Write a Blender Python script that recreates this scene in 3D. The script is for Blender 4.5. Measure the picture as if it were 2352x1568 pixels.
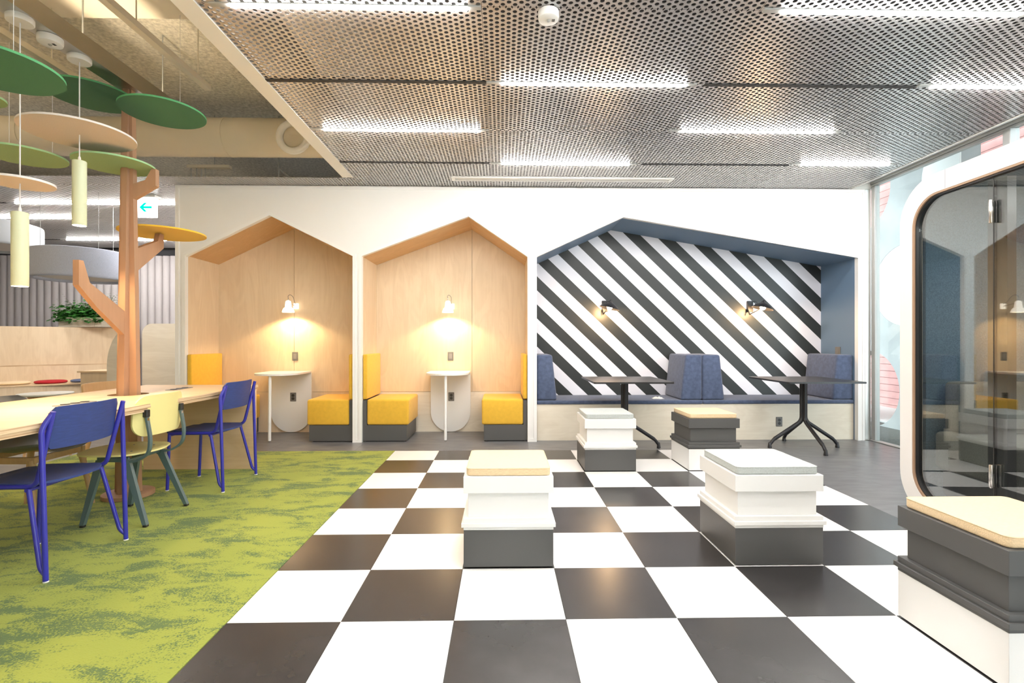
import bpy, bmesh, math, random
from mathutils import Vector, Matrix
from mathutils.geometry import tessellate_polygon
random.seed(7)
SC = bpy.context.scene
C = SC.collection
for o in list(bpy.data.objects): bpy.data.objects.remove(o)
PI = math.pi

# ------------------------------------------------------------------ camera
cd = bpy.data.cameras.new('camera'); cam = bpy.data.objects.new('camera', cd); C.objects.link(cam)
cd.sensor_width = 36.0; cd.lens = 1138.925 / 2352 * 36.0
cd.clip_start = 0.05; cd.clip_end = 200
cam.location = (1.0927, -1.9902, 1.1153)
cam.rotation_euler = (PI / 2 + 0.00043, 0.0, -0.0202)
SC.camera = cam

# ------------------------------------------------------------------ world, exposure
SC.view_settings.view_transform = 'Standard'; SC.view_settings.look = 'None'
SC.view_settings.gamma = 1.0; SC.view_settings.exposure = 0.70
SC.view_settings.use_curve_mapping = False
wd = bpy.data.worlds.new('overcast_sky'); SC.world = wd; wd.use_nodes = True
bg = wd.node_tree.nodes['Background']
bg.inputs[0].default_value = (0.86, 0.93, 1.0, 1); bg.inputs[1].default_value = 4.8
TUBE = 112.0      # radiance of the ceiling tubes
WARM = (1.0, 0.66, 0.34)

# ------------------------------------------------------------------ helpers
def lin(c):
    c = c / 255.0
    return c / 12.92 if c <= 0.04045 else ((c + 0.055) / 1.055) ** 2.4
def rgb(r, g, b): return (lin(r), lin(g), lin(b), 1.0)

def mat(name, col, rough=0.5, metal=0.0, spec=0.5, bump=None, var=None, coat=0.0, emit=None, sheen=0.0):
    """bump=(scale, strength), var=(scale, amount, stretch) small tone variation"""
    m = bpy.data.materials.new(name); m.use_nodes = True
    nt = m.node_tree; p = nt.nodes['Principled BSDF']
    p.inputs['Base Color'].default_value = col
    p.inputs['Roughness'].default_value = rough; p.inputs['Metallic'].default_value = metal
    p.inputs['Specular IOR Level'].default_value = spec
    p.inputs['Coat Weight'].default_value = coat
    if sheen: p.inputs['Sheen Weight'].default_value = sheen
    if emit:
        p.inputs['Emission Color'].default_value = (*emit[0], 1); p.inputs['Emission Strength'].default_value = emit[1]
    tc = None
    if bump or var: tc = nt.nodes.new('ShaderNodeTexCoord')
    if var:
        mp = nt.nodes.new('ShaderNodeMapping'); mp.inputs['Scale'].default_value = var[2] if len(var) > 2 else (1, 1, 1)
        nz = nt.nodes.new('ShaderNodeTexNoise'); nz.inputs['Scale'].default_value = var[0]; nz.inputs['Detail'].default_value = 4
        rp = nt.nodes.new('ShaderNodeValToRGB')
        a = var[1]
        rp.color_ramp.elements[0].position = 0.3; rp.color_ramp.elements[1].position = 0.7
        rp.color_ramp.elements[0].color = (col[0] * (1 - a), col[1] * (1 - a), col[2] * (1 - a), 1)
        rp.color_ramp.elements[1].color = (min(1, col[0] * (1 + a)), min(1, col[1] * (1 + a)), min(1, col[2] * (1 + a)), 1)
        nt.links.new(tc.outputs['Object'], mp.inputs[0]); nt.links.new(mp.outputs[0], nz.inputs[0])
        nt.links.new(nz.outputs[0], rp.inputs[0]); nt.links.new(rp.outputs[0], p.inputs['Base Color'])
    if bump:
        nb = nt.nodes.new('ShaderNodeTexNoise'); nb.inputs['Scale'].default_value = bump[0]; nb.inputs['Detail'].default_value = 3
        bp = nt.nodes.new('ShaderNodeBump'); bp.inputs['Strength'].default_value = bump[1]; bp.inputs['Distance'].default_value = 0.01
        nt.links.new(tc.outputs['Object'], nb.inputs[0]); nt.links.new(nb.outputs[0], bp.inputs['Height'])
        nt.links.new(bp.outputs[0], p.inputs['Normal'])
    return m

def birch(name, c1, c2, vertical=True, rough=0.45, figure=1.0):
    m = bpy.data.materials.new(name); m.use_nodes = True
    nt = m.node_tree; L = nt.links; N = nt.nodes; p = N['Principled BSDF']
    p.inputs['Roughness'].default_value = rough; p.inputs['Specular IOR Level'].default_value = 0.35
    tc = N.new('ShaderNodeTexCoord')
    mp = N.new('ShaderNodeMapping'); mp.inputs['Scale'].default_value = (1.6, 1.6, 0.35) if vertical else (0.4, 1.6, 1.6)
    n1 = N.new('ShaderNodeTexNoise'); n1.inputs['Scale'].default_value = 3.0; n1.inputs['Detail'].default_value = 5; n1.inputs['Distortion'].default_value = 1.2
    # contour-line figure of rotary-cut veneer: rings of the noise field
    mul = N.new('ShaderNodeMath'); mul.operation = 'MULTIPLY'; mul.inputs[1].default_value = 34.0
    sn = N.new('ShaderNodeMath'); sn.operation = 'SINE'
    mp2 = N.new('ShaderNodeMapping'); mp2.inputs['Scale'].default_value = (60, 60, 2.0) if vertical else (2.0, 60, 60)
    n2 = N.new('ShaderNodeTexNoise'); n2.inputs['Scale'].default_value = 1.0; n2.inputs['Detail'].default_value = 3
    mr = N.new('ShaderNodeMapRange'); mr.inputs[1].default_value = -1; mr.inputs[2].default_value = 1
    mr.inputs[3].default_value = 0.5 - 0.13 * figure; mr.inputs[4].default_value = 0.5 + 0.13 * figure
    ad = N.new('ShaderNodeMath'); ad.operation = 'ADD'
    ad2 = N.new('ShaderNodeMath'); ad2.operation = 'ADD'
    s2 = N.new('ShaderNodeMapRange'); s2.inputs[3].default_value = -0.28; s2.inputs[4].default_value = 0.28
    s3 = N.new('ShaderNodeMapRange'); s3.inputs[3].default_value = -0.55; s3.inputs[4].default_value = 0.55
    rp = N.new('ShaderNodeValToRGB'); rp.color_ramp.elements[0].color = c1; rp.color_ramp.elements[1].color = c2
    L.new(tc.outputs['Object'], mp.inputs[0]); L.new(mp.outputs[0], n1.inputs[0]); L.new(n1.outputs[0], mul.inputs[0])
    L.new(mul.outputs[0], sn.inputs[0]); L.new(sn.outputs[0], mr.inputs[0])
    L.new(tc.outputs['Object'], mp2.inputs[0]); L.new(mp2.outputs[0], n2.inputs[0]); L.new(n2.outputs[0], s2.inputs[0])
    L.new(n1.outputs[0], s3.inputs[0])
    L.new(mr.outputs[0], ad.inputs[0]); L.new(s2.outputs[0], ad.inputs[1])
    L.new(ad.outputs[0], ad2.inputs[0]); L.new(s3.outputs[0], ad2.inputs[1])
    L.new(ad2.outputs[0], rp.inputs[0]); L.new(rp.outputs[0], p.inputs['Base Color'])
    return m

def glass(name, tint=(1, 1, 1), ior=1.5, boost=1.0):
    m = bpy.data.materials.new(name); m.use_nodes = True
    nt = m.node_tree; N = nt.nodes; L = nt.links
    N.remove(N['Principled BSDF']); out = N['Material Output']
    tr = N.new('ShaderNodeBsdfTransparent'); tr.inputs[0].default_value = (*tint, 1)
    gl = N.new('ShaderNodeBsdfGlossy'); gl.inputs['Roughness'].default_value = 0.0
    # Schlick reflectance, the same from both sides of the pane
    F0 = ((ior - 1) / (ior + 1)) ** 2
    ge = N.new('ShaderNodeNewGeometry'); dp = N.new('ShaderNodeVectorMath'); dp.operation = 'DOT_PRODUCT'
    ab = N.new('ShaderNodeMath'); ab.operation = 'ABSOLUTE'
    om = N.new('ShaderNodeMath'); om.operation = 'SUBTRACT'; om.inputs[0].default_value = 1.0
    pw = N.new('ShaderNodeMath'); pw.operation = 'POWER'; pw.inputs[1].default_value = 5.0
    fr = N.new('ShaderNodeMath'); fr.operation = 'MULTIPLY_ADD'; fr.inputs[1].default_value = 1 - F0; fr.inputs[2].default_value = F0
    L.new(ge.outputs['Normal'], dp.inputs[0]); L.new(ge.outputs['Incoming'], dp.inputs[1]); L.new(dp.outputs['Value'], ab.inputs[0])
    L.new(ab.outputs[0], om.inputs[1]); L.new(om.outputs[0], pw.inputs[0]); L.new(pw.outputs[0], fr.inputs[0])
    mu = N.new('ShaderNodeMath'); mu.operation = 'MULTIPLY'; mu.inputs[1].default_value = boost; mu.use_clamp = True
    mx = N.new('ShaderNodeMixShader')
    L.new(fr.outputs[0], mu.inputs[0]); L.new(mu.outputs[0], mx.inputs[0])
    L.new(tr.outputs[0], mx.inputs[1]); L.new(gl.outputs[0], mx.inputs[2]); L.new(mx.outputs[0], out.inputs[0])
    return m

def emitm(name, col, s):
    m = bpy.data.materials.new(name); m.use_nodes = True
    nt = m.node_tree; N = nt.nodes
    N.remove(N['Principled BSDF']); e = N.new('ShaderNodeEmission')
    e.inputs[0].default_value = (*col, 1); e.inputs[1].default_value = s
    nt.links.new(e.outputs[0], N['Material Output'].inputs[0]); return m

# ---- geometry accumulators
class G:
    def __init__(s): s.v = []; s.f = []; s.mi = []; s.cur = 0
    def add(s, vs, fs):
        b = len(s.v); s.v += [tuple(v) for v in vs]
        for f in fs: s.f.append(tuple(b + i for i in f)); s.mi.append(s.cur)
        return s
    def box(s, x0, x1, y0, y1, z0, z1):
        if x0 > x1: x0, x1 = x1, x0
        if y0 > y1: y0, y1 = y1, y0
        if z0 > z1: z0, z1 = z1, z0
        return s.add([(x0, y0, z0), (x1, y0, z0), (x1, y1, z0), (x0, y1, z0), (x0, y0, z1), (x1, y0, z1), (x1, y1, z1), (x0, y1, z1)],
              [(0, 3, 2, 1), (4, 5, 6, 7), (0, 1, 5, 4), (1, 2, 6, 5), (2, 3, 7, 6), (3, 0, 4, 7)])
    def rbox(s, x0, x1, y0, y1, z0, z1, r=0.01, seg=2):
        bm = bmesh.new(); bmesh.ops.create_cube(bm, size=1.0)
        for v in bm.verts:
            v.co = Vector(((x0 + x1) / 2 + v.co.x * (x1 - x0), (y0 + y1) / 2 + v.co.y * (y1 - y0), (z0 + z1) / 2 + v.co.z * (z1 - z0)))
        r = min(r, abs(x1 - x0) / 2.1, abs(y1 - y0) / 2.1, abs(z1 - z0) / 2.1)
        bmesh.ops.bevel(bm, geom=list(bm.edges), offset=r, segments=seg, profile=0.5, affect='EDGES')
        return s.bm(bm)
    def bm(s, bm):
        bm.verts.index_update()
        s.add([v.co.copy() for v in bm.verts], [[v.index for v in f.verts] for f in bm.faces]); bm.free(); return s
    def tube(s, pts, r, n=10, cap=True, closed=False):
        pts = [Vector(p) for p in pts]; rs = r if isinstance(r, (list, tuple)) else [r] * len(pts)
        m = len(pts); vs = []; fs = []; up = None
        for i, p in enumerate(pts):
            a = pts[i - 1] if (i > 0 or closed) else p; b = pts[(i + 1) % m] if (i < m - 1 or closed) else p
            t = (b - a).normalized()
            if up is None:
                up = t.orthogonal().normalized()
            else:
                up = (up - t * up.dot(t)); up = up.normalized() if up.length > 1e-6 else t.orthogonal().normalized()
            w = t.cross(up)
            for k in range(n):
                an = 2 * PI * k / n; vs.append(p + (up * math.cos(an) + w * math.sin(an)) * rs[i])
        for i in range(m if closed else m - 1):
            j = (i + 1) % m
            for k in range(n): fs.append((i * n + k, i * n + (k + 1) % n, j * n + (k + 1) % n, j * n + k))
        if cap and not closed:
            fs.append(tuple(range(n - 1, -1, -1))); fs.append(tuple((m - 1) * n + k for k in range(n)))
        return s.add(vs, fs)
    def lathe(s, prof, cx=0, cy=0, n=24, cz=0):
        vs = []; fs = []
        for r, z in prof:
            for k in range(n):
                a = 2 * PI * k / n; vs.append((cx + r * math.cos(a), cy + r * math.sin(a), cz + z))
        for i in range(len(prof) - 1):
            for k in range(n): fs.append((i * n + k, i * n + (k + 1) % n, (i + 1) * n + (k + 1) % n, (i + 1) * n + k))
        if prof[0][0] > 1e-5: fs.append(tuple(range(n - 1, -1, -1)))
        if prof[-1][0] > 1e-5: fs.append(tuple((len(prof) - 1) * n + k for k in range(n)))
        return s.add(vs, fs)
    def prism(s, loops, a, b, ax='Y'):
        """loops: outer polygon (+ holes) in the plane across ax; extruded from a to b along ax"""
        if not isinstance(loops[0][0], (tuple, list)): loops = [loops]
        def P(u, v, t): return {'Y': (u, t, v), 'X': (t, u, v), 'Z': (u, v, t)}[ax]
        flat = [p for l in loops for p in l]; n = len(flat)
        tri = tessellate_polygon([[Vector((p[0], p[1], 0)) for p in l] for l in loops]) if (len(loops) > 1) else None
        vs = [P(*p, a) for p in flat] + [P(*p, b) for p in flat]; fs = []
        if tri:
            for t in tri: fs.append(t); fs.append(tuple(n + i for i in reversed(t)))
        else:
            fs.append(tuple(range(n))); fs.append(tuple(n + i for i in reversed(range(n))))
        k = 0
        for l in loops:
            m = len(l)
            for i in range(m):
                j = (i + 1) % m; fs.append((k + i, n + k + i, n + k + j, k + j))
            k += m
        return s.add(vs, fs)

def tag(o, label=None, cat=None, group=None, kind=None):
    if label: o['label'] = label
    if cat: o['category'] = cat
    if group: o['group'] = group
    if kind: o['kind'] = kind
    return o

def mk(name, g, m, parent=None, smooth=False, off=None, label=None, kind=None):
    """link g as one mesh; g in world coordinates when off is None (root offset is subtracted)"""
    if parent is not None:
        o0 = off if off is not None else rootloc(parent)
        vs = [(v[0] - o0[0], v[1] - o0[1], v[2] - o0[2]) for v in g.v]; loc = (0, 0, 0)
    else:
        if off is None:
            xs = [v[0] for v in g.v]; ys = [v[1] for v in g.v]; zs = [v[2] for v in g.v]
            o0 = ((min(xs) + max(xs)) / 2, (min(ys) + max(ys)) / 2, min(zs))
        else: o0 = off
        vs = [(v[0] - o0[0], v[1] - o0[1], v[2] - o0[2]) for v in g.v]; loc = o0
    me = bpy.data.meshes.new(name); me.from_pydata(vs, [], g.f)
    ms = m if isinstance(m, (list, tuple)) else [m]
    for q in ms: me.materials.append(q)
    if len(ms) > 1:
        for p, i in zip(me.polygons, g.mi): p.material_index = i
    bm = bmesh.new(); bm.from_mesh(me); bmesh.ops.recalc_face_normals(bm, faces=bm.faces); bm.to_mesh(me); bm.free()
    if smooth:
        me.polygons.foreach_set('use_smooth', [True] * len(me.polygons))
        try: me.set_sharp_from_angle(angle=math.radians(smooth if smooth is not True else 40))
        except Exception: pass
    me.update()
    o = bpy.data.objects.new(name, me); C.objects.link(o); o.location = loc
    if parent is not None: o.parent = parent
    if label: o['label'] = label
    if kind: o['kind'] = kind
    return o

def rootloc(p):
    v = Vector((0, 0, 0))
    while p is not None: v += p.location; p = p.parent
    return v

def thing(name, label, cat, loc=(0, 0, 0), rz=0.0, group=None):
    o = bpy.data.objects.new(name, None); C.objects.link(o); o.empty_display_size = 0.05
    o.location = loc; o.rotation_euler = (0, 0, rz); tag(o, label, cat, group); return o

def kids(o): return [c for c in bpy.data.objects if c.parent is o]
def dup(root, loc, label, rz=None, cat=None, group=None, mats=None):
    def cp(o, par):
        c = o.copy(); C.objects.link(c); c.parent = par
        for ch in kids(o): cp(ch, c)
        return c
    r = cp(root, None); r.location = loc
    if rz is not None: r.rotation_euler = (0, 0, rz)
    r['label'] = label
    if cat: r['category'] = cat
    if group: r['group'] = group
    return r
def bez(pts, n=8):
    """Catmull-Rom through pts"""
    P = [Vector(p) for p in pts]; out = []
    for i in range(len(P) - 1):
        p0 = P[max(i - 1, 0)]; p1 = P[i]; p2 = P[i + 1]; p3 = P[min(i + 2, len(P) - 1)]
        for k in range(n):
            t = k / n
            out.append(0.5 * ((2 * p1) + (-p0 + p2) * t + (2 * p0 - 5 * p1 + 4 * p2 - p3) * t * t + (-p0 + 3 * p1 - 3 * p2 + p3) * t ** 3))
    out.append(P[-1]); return out
def fillet(pts, r, n=5):
    P = [Vector(p) for p in pts]; out = [P[0]]
    for i in range(1, len(P) - 1):
        a = (P[i - 1] - P[i]); b = (P[i + 1] - P[i]); d = min(r, a.length * .48, b.length * .48)
        A = P[i] + a.normalized() * d; B = P[i] + b.normalized() * d
        for k in range(n + 1):
            t = k / n; out.append(A * (1 - t) ** 2 + P[i] * 2 * t * (1 - t) + B * t * t)
    out.append(P[-1]); return out
def rrect(x0, x1, y0, y1, r, n=8):
    out = []
    for cx, cy, a0 in ((x1 - r, y0 + r, -PI / 2), (x1 - r, y1 - r, 0), (x0 + r, y1 - r, PI / 2), (x0 + r, y0 + r, PI)):
        for k in range(n + 1):
            a = a0 + PI / 2 * k / n; out.append((cx + r * math.cos(a), cy + r * math.sin(a)))
    return out

# ------------------------------------------------------------------ materials
M = {}
M['wall'] = mat('white_paint', (0.86, 0.85, 0.82, 1), 0.5, bump=(90, 0.03))
M['trim'] = mat('white_lacquer', (0.88, 0.87, 0.84, 1), 0.35)
M['tile_w'] = mat('white_vinyl', (0.88, 0.87, 0.86, 1), 0.22, spec=0.5, var=(3, 0.02))
M['tile_b'] = mat('black_vinyl', (0.036, 0.034, 0.034, 1), 0.26, spec=0.55, var=(5, 0.15), bump=(8, 0.02))
M['vinyl'] = mat('grey_vinyl', (0.165, 0.165, 0.170, 1), 0.34, spec=0.45, var=(4, 0.22, (1, 3, 1)), bump=(140, 0.05))
M['joint'] = mat('dark_joint', (0.05, 0.05, 0.05, 1), 0.8)
M['birch'] = birch('birch_veneer', (0.68, 0.52, 0.34, 1), (0.80, 0.645, 0.45, 1))
M['birch_pale'] = birch('pale_birch_veneer', (0.71, 0.63, 0.50, 1), (0.84, 0.77, 0.64, 1), vertical=False)
M['birch_h'] = birch('birch_table_veneer', (0.66, 0.45, 0.25, 1), (0.84, 0.64, 0.42, 1), vertical=False, rough=0.32, figure=0.5)
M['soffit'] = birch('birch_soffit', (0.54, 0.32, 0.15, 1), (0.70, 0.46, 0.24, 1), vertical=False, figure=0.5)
M['wood_red'] = birch('brown_fibre_board', (0.36, 0.205, 0.120, 1), (0.46, 0.275, 0.165, 1), figure=0.15)
M['oak'] = birch('oak', (0.50, 0.30, 0.14, 1), (0.66, 0.45, 0.25, 1), figure=0.5)
M['blue_wall'] = mat('blue_paint', (0.125, 0.200, 0.300, 1), 0.55, bump=(120, 0.03))
M['blue_fab'] = mat('blue_felt_fabric', (0.080, 0.105, 0.178, 1), 0.85, spec=0.2, bump=(420, 0.25), var=(30, 0.18), sheen=0.3)
M['yellow_fab'] = mat('mustard_fabric', (0.76, 0.45, 0.045, 1), 0.8, spec=0.25, bump=(420, 0.2), var=(25, 0.05), sheen=0.2)
M['grey_lam'] = mat('graphite_laminate', (0.088, 0.088, 0.086, 1), 0.45)
M['black'] = mat('black_powder_coat', (0.014, 0.014, 0.016, 1), 0.38)
M['black_lam'] = mat('black_laminate', (0.022, 0.022, 0.023, 1), 0.3)
M['white_l'] = mat('white_laminate', (0.84, 0.84, 0.82, 1), 0.35)
M['sand_fab'] = mat('sand_wool', (0.80, 0.62, 0.385, 1), 0.9, spec=0.15, bump=(260, 0.3), var=(60, 0.10, (1, 6, 6)), sheen=0.2)
M['mint_fab'] = mat('pale_green_grey_wool', (0.50, 0.535, 0.52, 1), 0.9, spec=0.15, bump=(300, 0.3), var=(120, 0.10), sheen=0.2)
M['chair_blue'] = mat('royal_blue_steel', (0.030, 0.030, 0.36, 1), 0.28, coat=0.4)
M['chair_blue_ply'] = mat('navy_blue_ply', (0.026, 0.050, 0.20, 1), 0.45, var=(20, 0.12, (1, 1, 6)))
M['yellow_ply'] = mat('pale_yellow_ply', (0.76, 0.68, 0.29, 1), 0.42)
M['teal_steel'] = mat('grey_green_steel', (0.085, 0.135, 0.145, 1), 0.4, coat=0.2)
M['shell'] = mat('grey_plastic_shell', (0.15, 0.15, 0.145, 1), 0.45)
M['alu'] = mat('brushed_aluminium', (0.62, 0.60, 0.57, 1), 0.32, metal=1.0)
M['alu_p'] = mat('painted_aluminium', (0.42, 0.43, 0.42, 1), 0.4, metal=0.4)
M['chrome'] = mat('polished_steel', (0.8, 0.78, 0.75, 1), 0.15, metal=1.0)
M['mesh'] = mat('perforated_aluminium', (0.56, 0.55, 0.55, 1), 0.33, metal=0.75)
M['plenum'] = mat('dark_plenum', (0.045, 0.045, 0.05, 1), 0.9)  # dark tone stands in for the unlit space above the mesh
M['slot'] = mat('black_ceiling_slot', (0.02, 0.02, 0.022, 1), 0.6)
M['concrete'] = mat('painted_rough_concrete', (0.56, 0.53, 0.44, 1), 0.95, bump=(38, 1.0), var=(34, 0.25))
M['duct'] = mat('cream_painted_duct', (0.68, 0.62, 0.50, 1), 0.6)
M['out_conc'] = mat('outdoor_concrete', (0.40, 0.41, 0.405, 1), 0.9, bump=(20, 0.1), var=(3, 0.12))
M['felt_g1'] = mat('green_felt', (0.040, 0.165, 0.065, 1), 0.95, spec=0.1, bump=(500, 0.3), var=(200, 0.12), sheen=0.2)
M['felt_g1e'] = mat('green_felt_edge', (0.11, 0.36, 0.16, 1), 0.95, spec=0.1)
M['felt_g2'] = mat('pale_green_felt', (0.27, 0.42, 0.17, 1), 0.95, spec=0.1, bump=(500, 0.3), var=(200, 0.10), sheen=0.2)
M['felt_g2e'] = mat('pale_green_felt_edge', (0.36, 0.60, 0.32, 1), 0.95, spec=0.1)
M['felt_b'] = mat('blush_felt', (0.66, 0.56, 0.46, 1), 0.95, spec=0.1, bump=(500, 0.3), var=(200, 0.06), sheen=0.2)
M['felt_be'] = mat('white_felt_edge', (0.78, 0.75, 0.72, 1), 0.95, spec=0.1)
M['felt_y'] = mat('yellow_felt', (0.78, 0.50, 0.05, 1), 0.95, spec=0.1, bump=(500, 0.3), var=(200, 0.08), sheen=0.2)
M['pend'] = mat('pale_green_lacquer', (0.66, 0.72, 0.50, 1), 0.4)
M['white_p'] = mat('white_plastic', (0.82, 0.82, 0.80, 1), 0.35)
M['cord'] = mat('white_cord', (0.75, 0.74, 0.74, 1), 0.6)
M['flute'] = mat('grey_felt_flutes', (0.50, 0.47, 0.475, 1), 0.95, spec=0.1, bump=(300, 0.2))
M['ring'] = mat('grey_blue_felt', (0.46, 0.50, 0.62, 1), 0.95, spec=0.1, bump=(400, 0.3), var=(150, 0.1))
M['ring_w'] = mat('pale_felt', (0.50, 0.53, 0.56, 1), 0.95, spec=0.1, bump=(400, 0.3))
M['tube'] = emitm('lamp_tube', (1.0, 0.96, 0.92), TUBE)
M['warm_em'] = emitm('warm_lamp', (1.0, 0.72, 0.42), 30.0)
M['shade_glow'] = mat('bone_china', (0.85, 0.80, 0.72, 1), 0.3, emit=((1.0, 0.88, 0.70), 1.6))
M['ring_em'] = mat('felt_ring_diffuser', (0.55, 0.53, 0.52, 1), 0.8)
M['sock'] = mat('grey_plate', (0.17, 0.165, 0.155, 1), 0.5)
M['sock_d'] = mat('black_plastic', (0.02, 0.02, 0.02, 1), 0.4)
M['red_fab'] = mat('red_wool', (0.42, 0.012, 0.02, 1), 0.9, bump=(300, 0.3))
M['slate_fab'] = mat('slate_blue_wool', (0.09, 0.115, 0.20, 1), 0.9, bump=(300, 0.3))
M['pod_w'] = mat('pod_white_laminate', (0.82, 0.80, 0.77, 1), 0.45)
M['ply_edge'] = mat('oiled_ply_edge', (0.36, 0.23, 0.145, 1), 0.5)
M['pod_felt'] = mat('blue_grey_felt', (0.13, 0.19, 0.235, 1), 0.95, spec=0.1, bump=(300, 0.4), var=(160, 0.3))
M['tweed'] = mat('grey_tweed', (0.24, 0.22, 0.19, 1), 0.95, bump=(350, 0.5), var=(220, 0.25))
M['win_glass'] = glass('window_glass', (0.93, 0.98, 0.97), 1.45, 1.0)
M['pod_glass'] = glass('tinted_glass', (0.80, 0.84, 0.84), 1.52, 3.3)
M['brick'] = mat('pink_brick', (0.82, 0.47, 0.44, 1), 0.8, var=(6, 0.10))
M['gravel'] = mat('dark_gravel', (0.10, 0.10, 0.09, 1), 0.95, bump=(60, 0.8), var=(60, 0.4))
M['leaf'] = mat('leaf', (0.035, 0.16, 0.022, 1), 0.5, var=(25, 0.5))
M['fern'] = mat('fern_leaf', (0.16, 0.22, 0.035, 1), 0.55, var=(25, 0.4))
M['cloth'] = mat('white_cloth', (0.8, 0.8, 0.78, 1), 0.9)

def carpet_mat():
    m = bpy.data.materials.new('green_carpet'); m.use_nodes = True
    nt = m.node_tree; N = nt.nodes; L = nt.links; p = N['Principled BSDF']
    p.inputs['Roughness'].default_value = 0.95; p.inputs['Specular IOR Level'].default_value = 0.1; p.inputs['Sheen Weight'].default_value = 0.1
    tc = N.new('ShaderNodeTexCoord')
    mp = N.new('ShaderNodeMapping'); mp.inputs['Scale'].default_value = (1.0, 2.3, 1); mp.inputs['Rotation'].default_value = (0, 0, -0.35)
    a = N.new('ShaderNodeTexNoise'); a.inputs['Scale'].default_value = 3.0; a.inputs['Detail'].default_value = 8; a.inputs['Roughness'].default_value = 0.68; a.inputs['Distortion'].default_value = 0.5
    b = N.new('ShaderNodeTexNoise'); b.inputs['Scale'].default_value = 150; b.inputs['Detail'].default_value = 2
    ad = N.new('ShaderNodeMath'); ad.operation = 'MULTIPLY_ADD'; ad.inputs[1].default_value = 0.45
    rp = N.new('ShaderNodeValToRGB'); e = rp.color_ramp.elements
    e[0].position = 0.715; e[0].color = (0.285, 0.325, 0.060, 1)
    e[1].position = 0.805; e[1].color = (0.105, 0.155, 0.058, 1)
    x = rp.color_ramp.elements.new(0.755); x.color = (0.215, 0.26, 0.055, 1)
    L.new(tc.outputs['Object'], mp.inputs[0]); L.new(mp.outputs[0], a.inputs[0]); L.new(tc.outputs['Object'], b.inputs[0])
    L.new(b.outputs[0], ad.inputs[0]); L.new(a.outputs[0], ad.inputs[2]); L.new(ad.outputs[0], rp.inputs[0]); L.new(rp.outputs[0], p.inputs['Base Color'])
    bp = N.new('ShaderNodeBump'); bp.inputs['Strength'].default_value = 0.5; bp.inputs['Distance'].default_value = 0.004
    L.new(b.outputs[0], bp.inputs['Height']); L.new(bp.outputs[0], p.inputs['Normal']); return m
M['carpet'] = carpet_mat()

def stripe_mat():
    m = bpy.data.materials.new('diagonal_stripe_print'); m.use_nodes = True
    nt = m.node_tree; N = nt.nodes; L = nt.links; p = N['Principled BSDF']
    p.inputs['Roughness'].default_value = 0.42; p.inputs['Specular IOR Level'].default_value = 0.45
    tc = N.new('ShaderNodeTexCoord'); sx = N.new('ShaderNodeSeparateXYZ')
    d = N.new('ShaderNodeMath'); d.operation = 'MULTIPLY_ADD'; d.inputs[1].default_value = 1 / 0.953
    s = N.new('ShaderNodeMath'); s.operation = 'ADD'; s.inputs[1].default_value = 0.0
    s.name = 'phase'
    q = N.new('ShaderNodeMath'); q.operation = 'DIVIDE'; q.inputs[1].default_value = 0.3674
    f = N.new('ShaderNodeMath'); f.operation = 'FRACT'
    g = N.new('ShaderNodeMath'); g.operation = 'LESS_THAN'; g.inputs[1].default_value = 0.5
    mx = N.new('ShaderNodeMix'); mx.data_type = 'RGBA'; mx.inputs['A'].default_value = (0.028, 0.032, 0.032, 1); mx.inputs['B'].default_value = (0.80, 0.80, 0.86, 1)
    L.new(tc.outputs['Object'], sx.inputs[0]); L.new(sx.outputs[2], d.inputs[0]); L.new(sx.outputs[0], d.inputs[2])
    L.new(d.outputs[0], s.inputs[0]); L.new(s.outputs[0], q.inputs[0]); L.new(q.outputs[0], f.inputs[0]); L.new(f.outputs[0], g.inputs[0])
    L.new(g.outputs[0], mx.inputs['Factor']); L.new(mx.outputs['Result'], p.inputs['Base Color']); return m
M['stripe'] = stripe_mat()

def ply_edge_mat():
    m = bpy.data.materials.new('plywood_edge_layers'); m.use_nodes = True
    nt = m.node_tree; N = nt.nodes; L = nt.links; p = N['Principled BSDF']; p.inputs['Roughness'].default_value = 0.5
    tc = N.new('ShaderNodeTexCoord'); mp = N.new('ShaderNodeMapping'); mp.inputs['Scale'].default_value = (0.6, 0.6, 90)
    n = N.new('ShaderNodeTexNoise'); n.inputs['Scale'].default_value = 2.2; n.inputs['Detail'].default_value = 2
    rp = N.new('ShaderNodeValToRGB'); e = rp.color_ramp.elements
    e[0].position = 0.36; e[0].color = (0.40, 0.24, 0.12, 1); e[1].position = 0.58; e[1].color = (0.74, 0.55, 0.35, 1)
    L.new(tc.outputs['Object'], mp.inputs[0]); L.new(mp.outputs[0], n.inputs[0]); L.new(n.outputs[0], rp.inputs[0]); L.new(rp.outputs[0], p.inputs['Base Color']); return m
M['ply'] = ply_edge_mat()

# ================================================================== SETTING
YF, YB = 3.527, 4.18       # facade front, niche back
HC = 2.84                  # suspended ceiling
# ---- floor
floor = mk('floor', G().box(-10.3, 5.35, -4.6, 8.0, -0.12, -0.006), M['joint'], kind='structure', off=(0, 0, -0.006))
T = 0.45
def tile_mesh(name, w, h, m, e=0.0008, b=0.001):
    g = G()
    x1, y1 = w - e, h - e
    g.add([(e, e, -.006), (x1, e, -.006), (x1, y1, -.006), (e, y1, -.006), (e, e, -b), (x1, e, -b), (x1, y1, -b), (e, y1, -b),
           (e + b, e + b, 0), (x1 - b, e + b, 0), (x1 - b, y1 - b, 0), (e + b, y1 - b, 0)],
          [(8, 9, 10, 11)] + [(i, (i + 1) % 4, 4 + (i + 1) % 4, 4 + i) for i in range(4)] + [(4 + i, 4 + (i + 1) % 4, 8 + (i + 1) % 4, 8 + i) for i in range(4)])
    me = bpy.data.meshes.new(name); me.from_pydata(g.v, [], g.f); me.materials.append(m); return me
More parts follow.
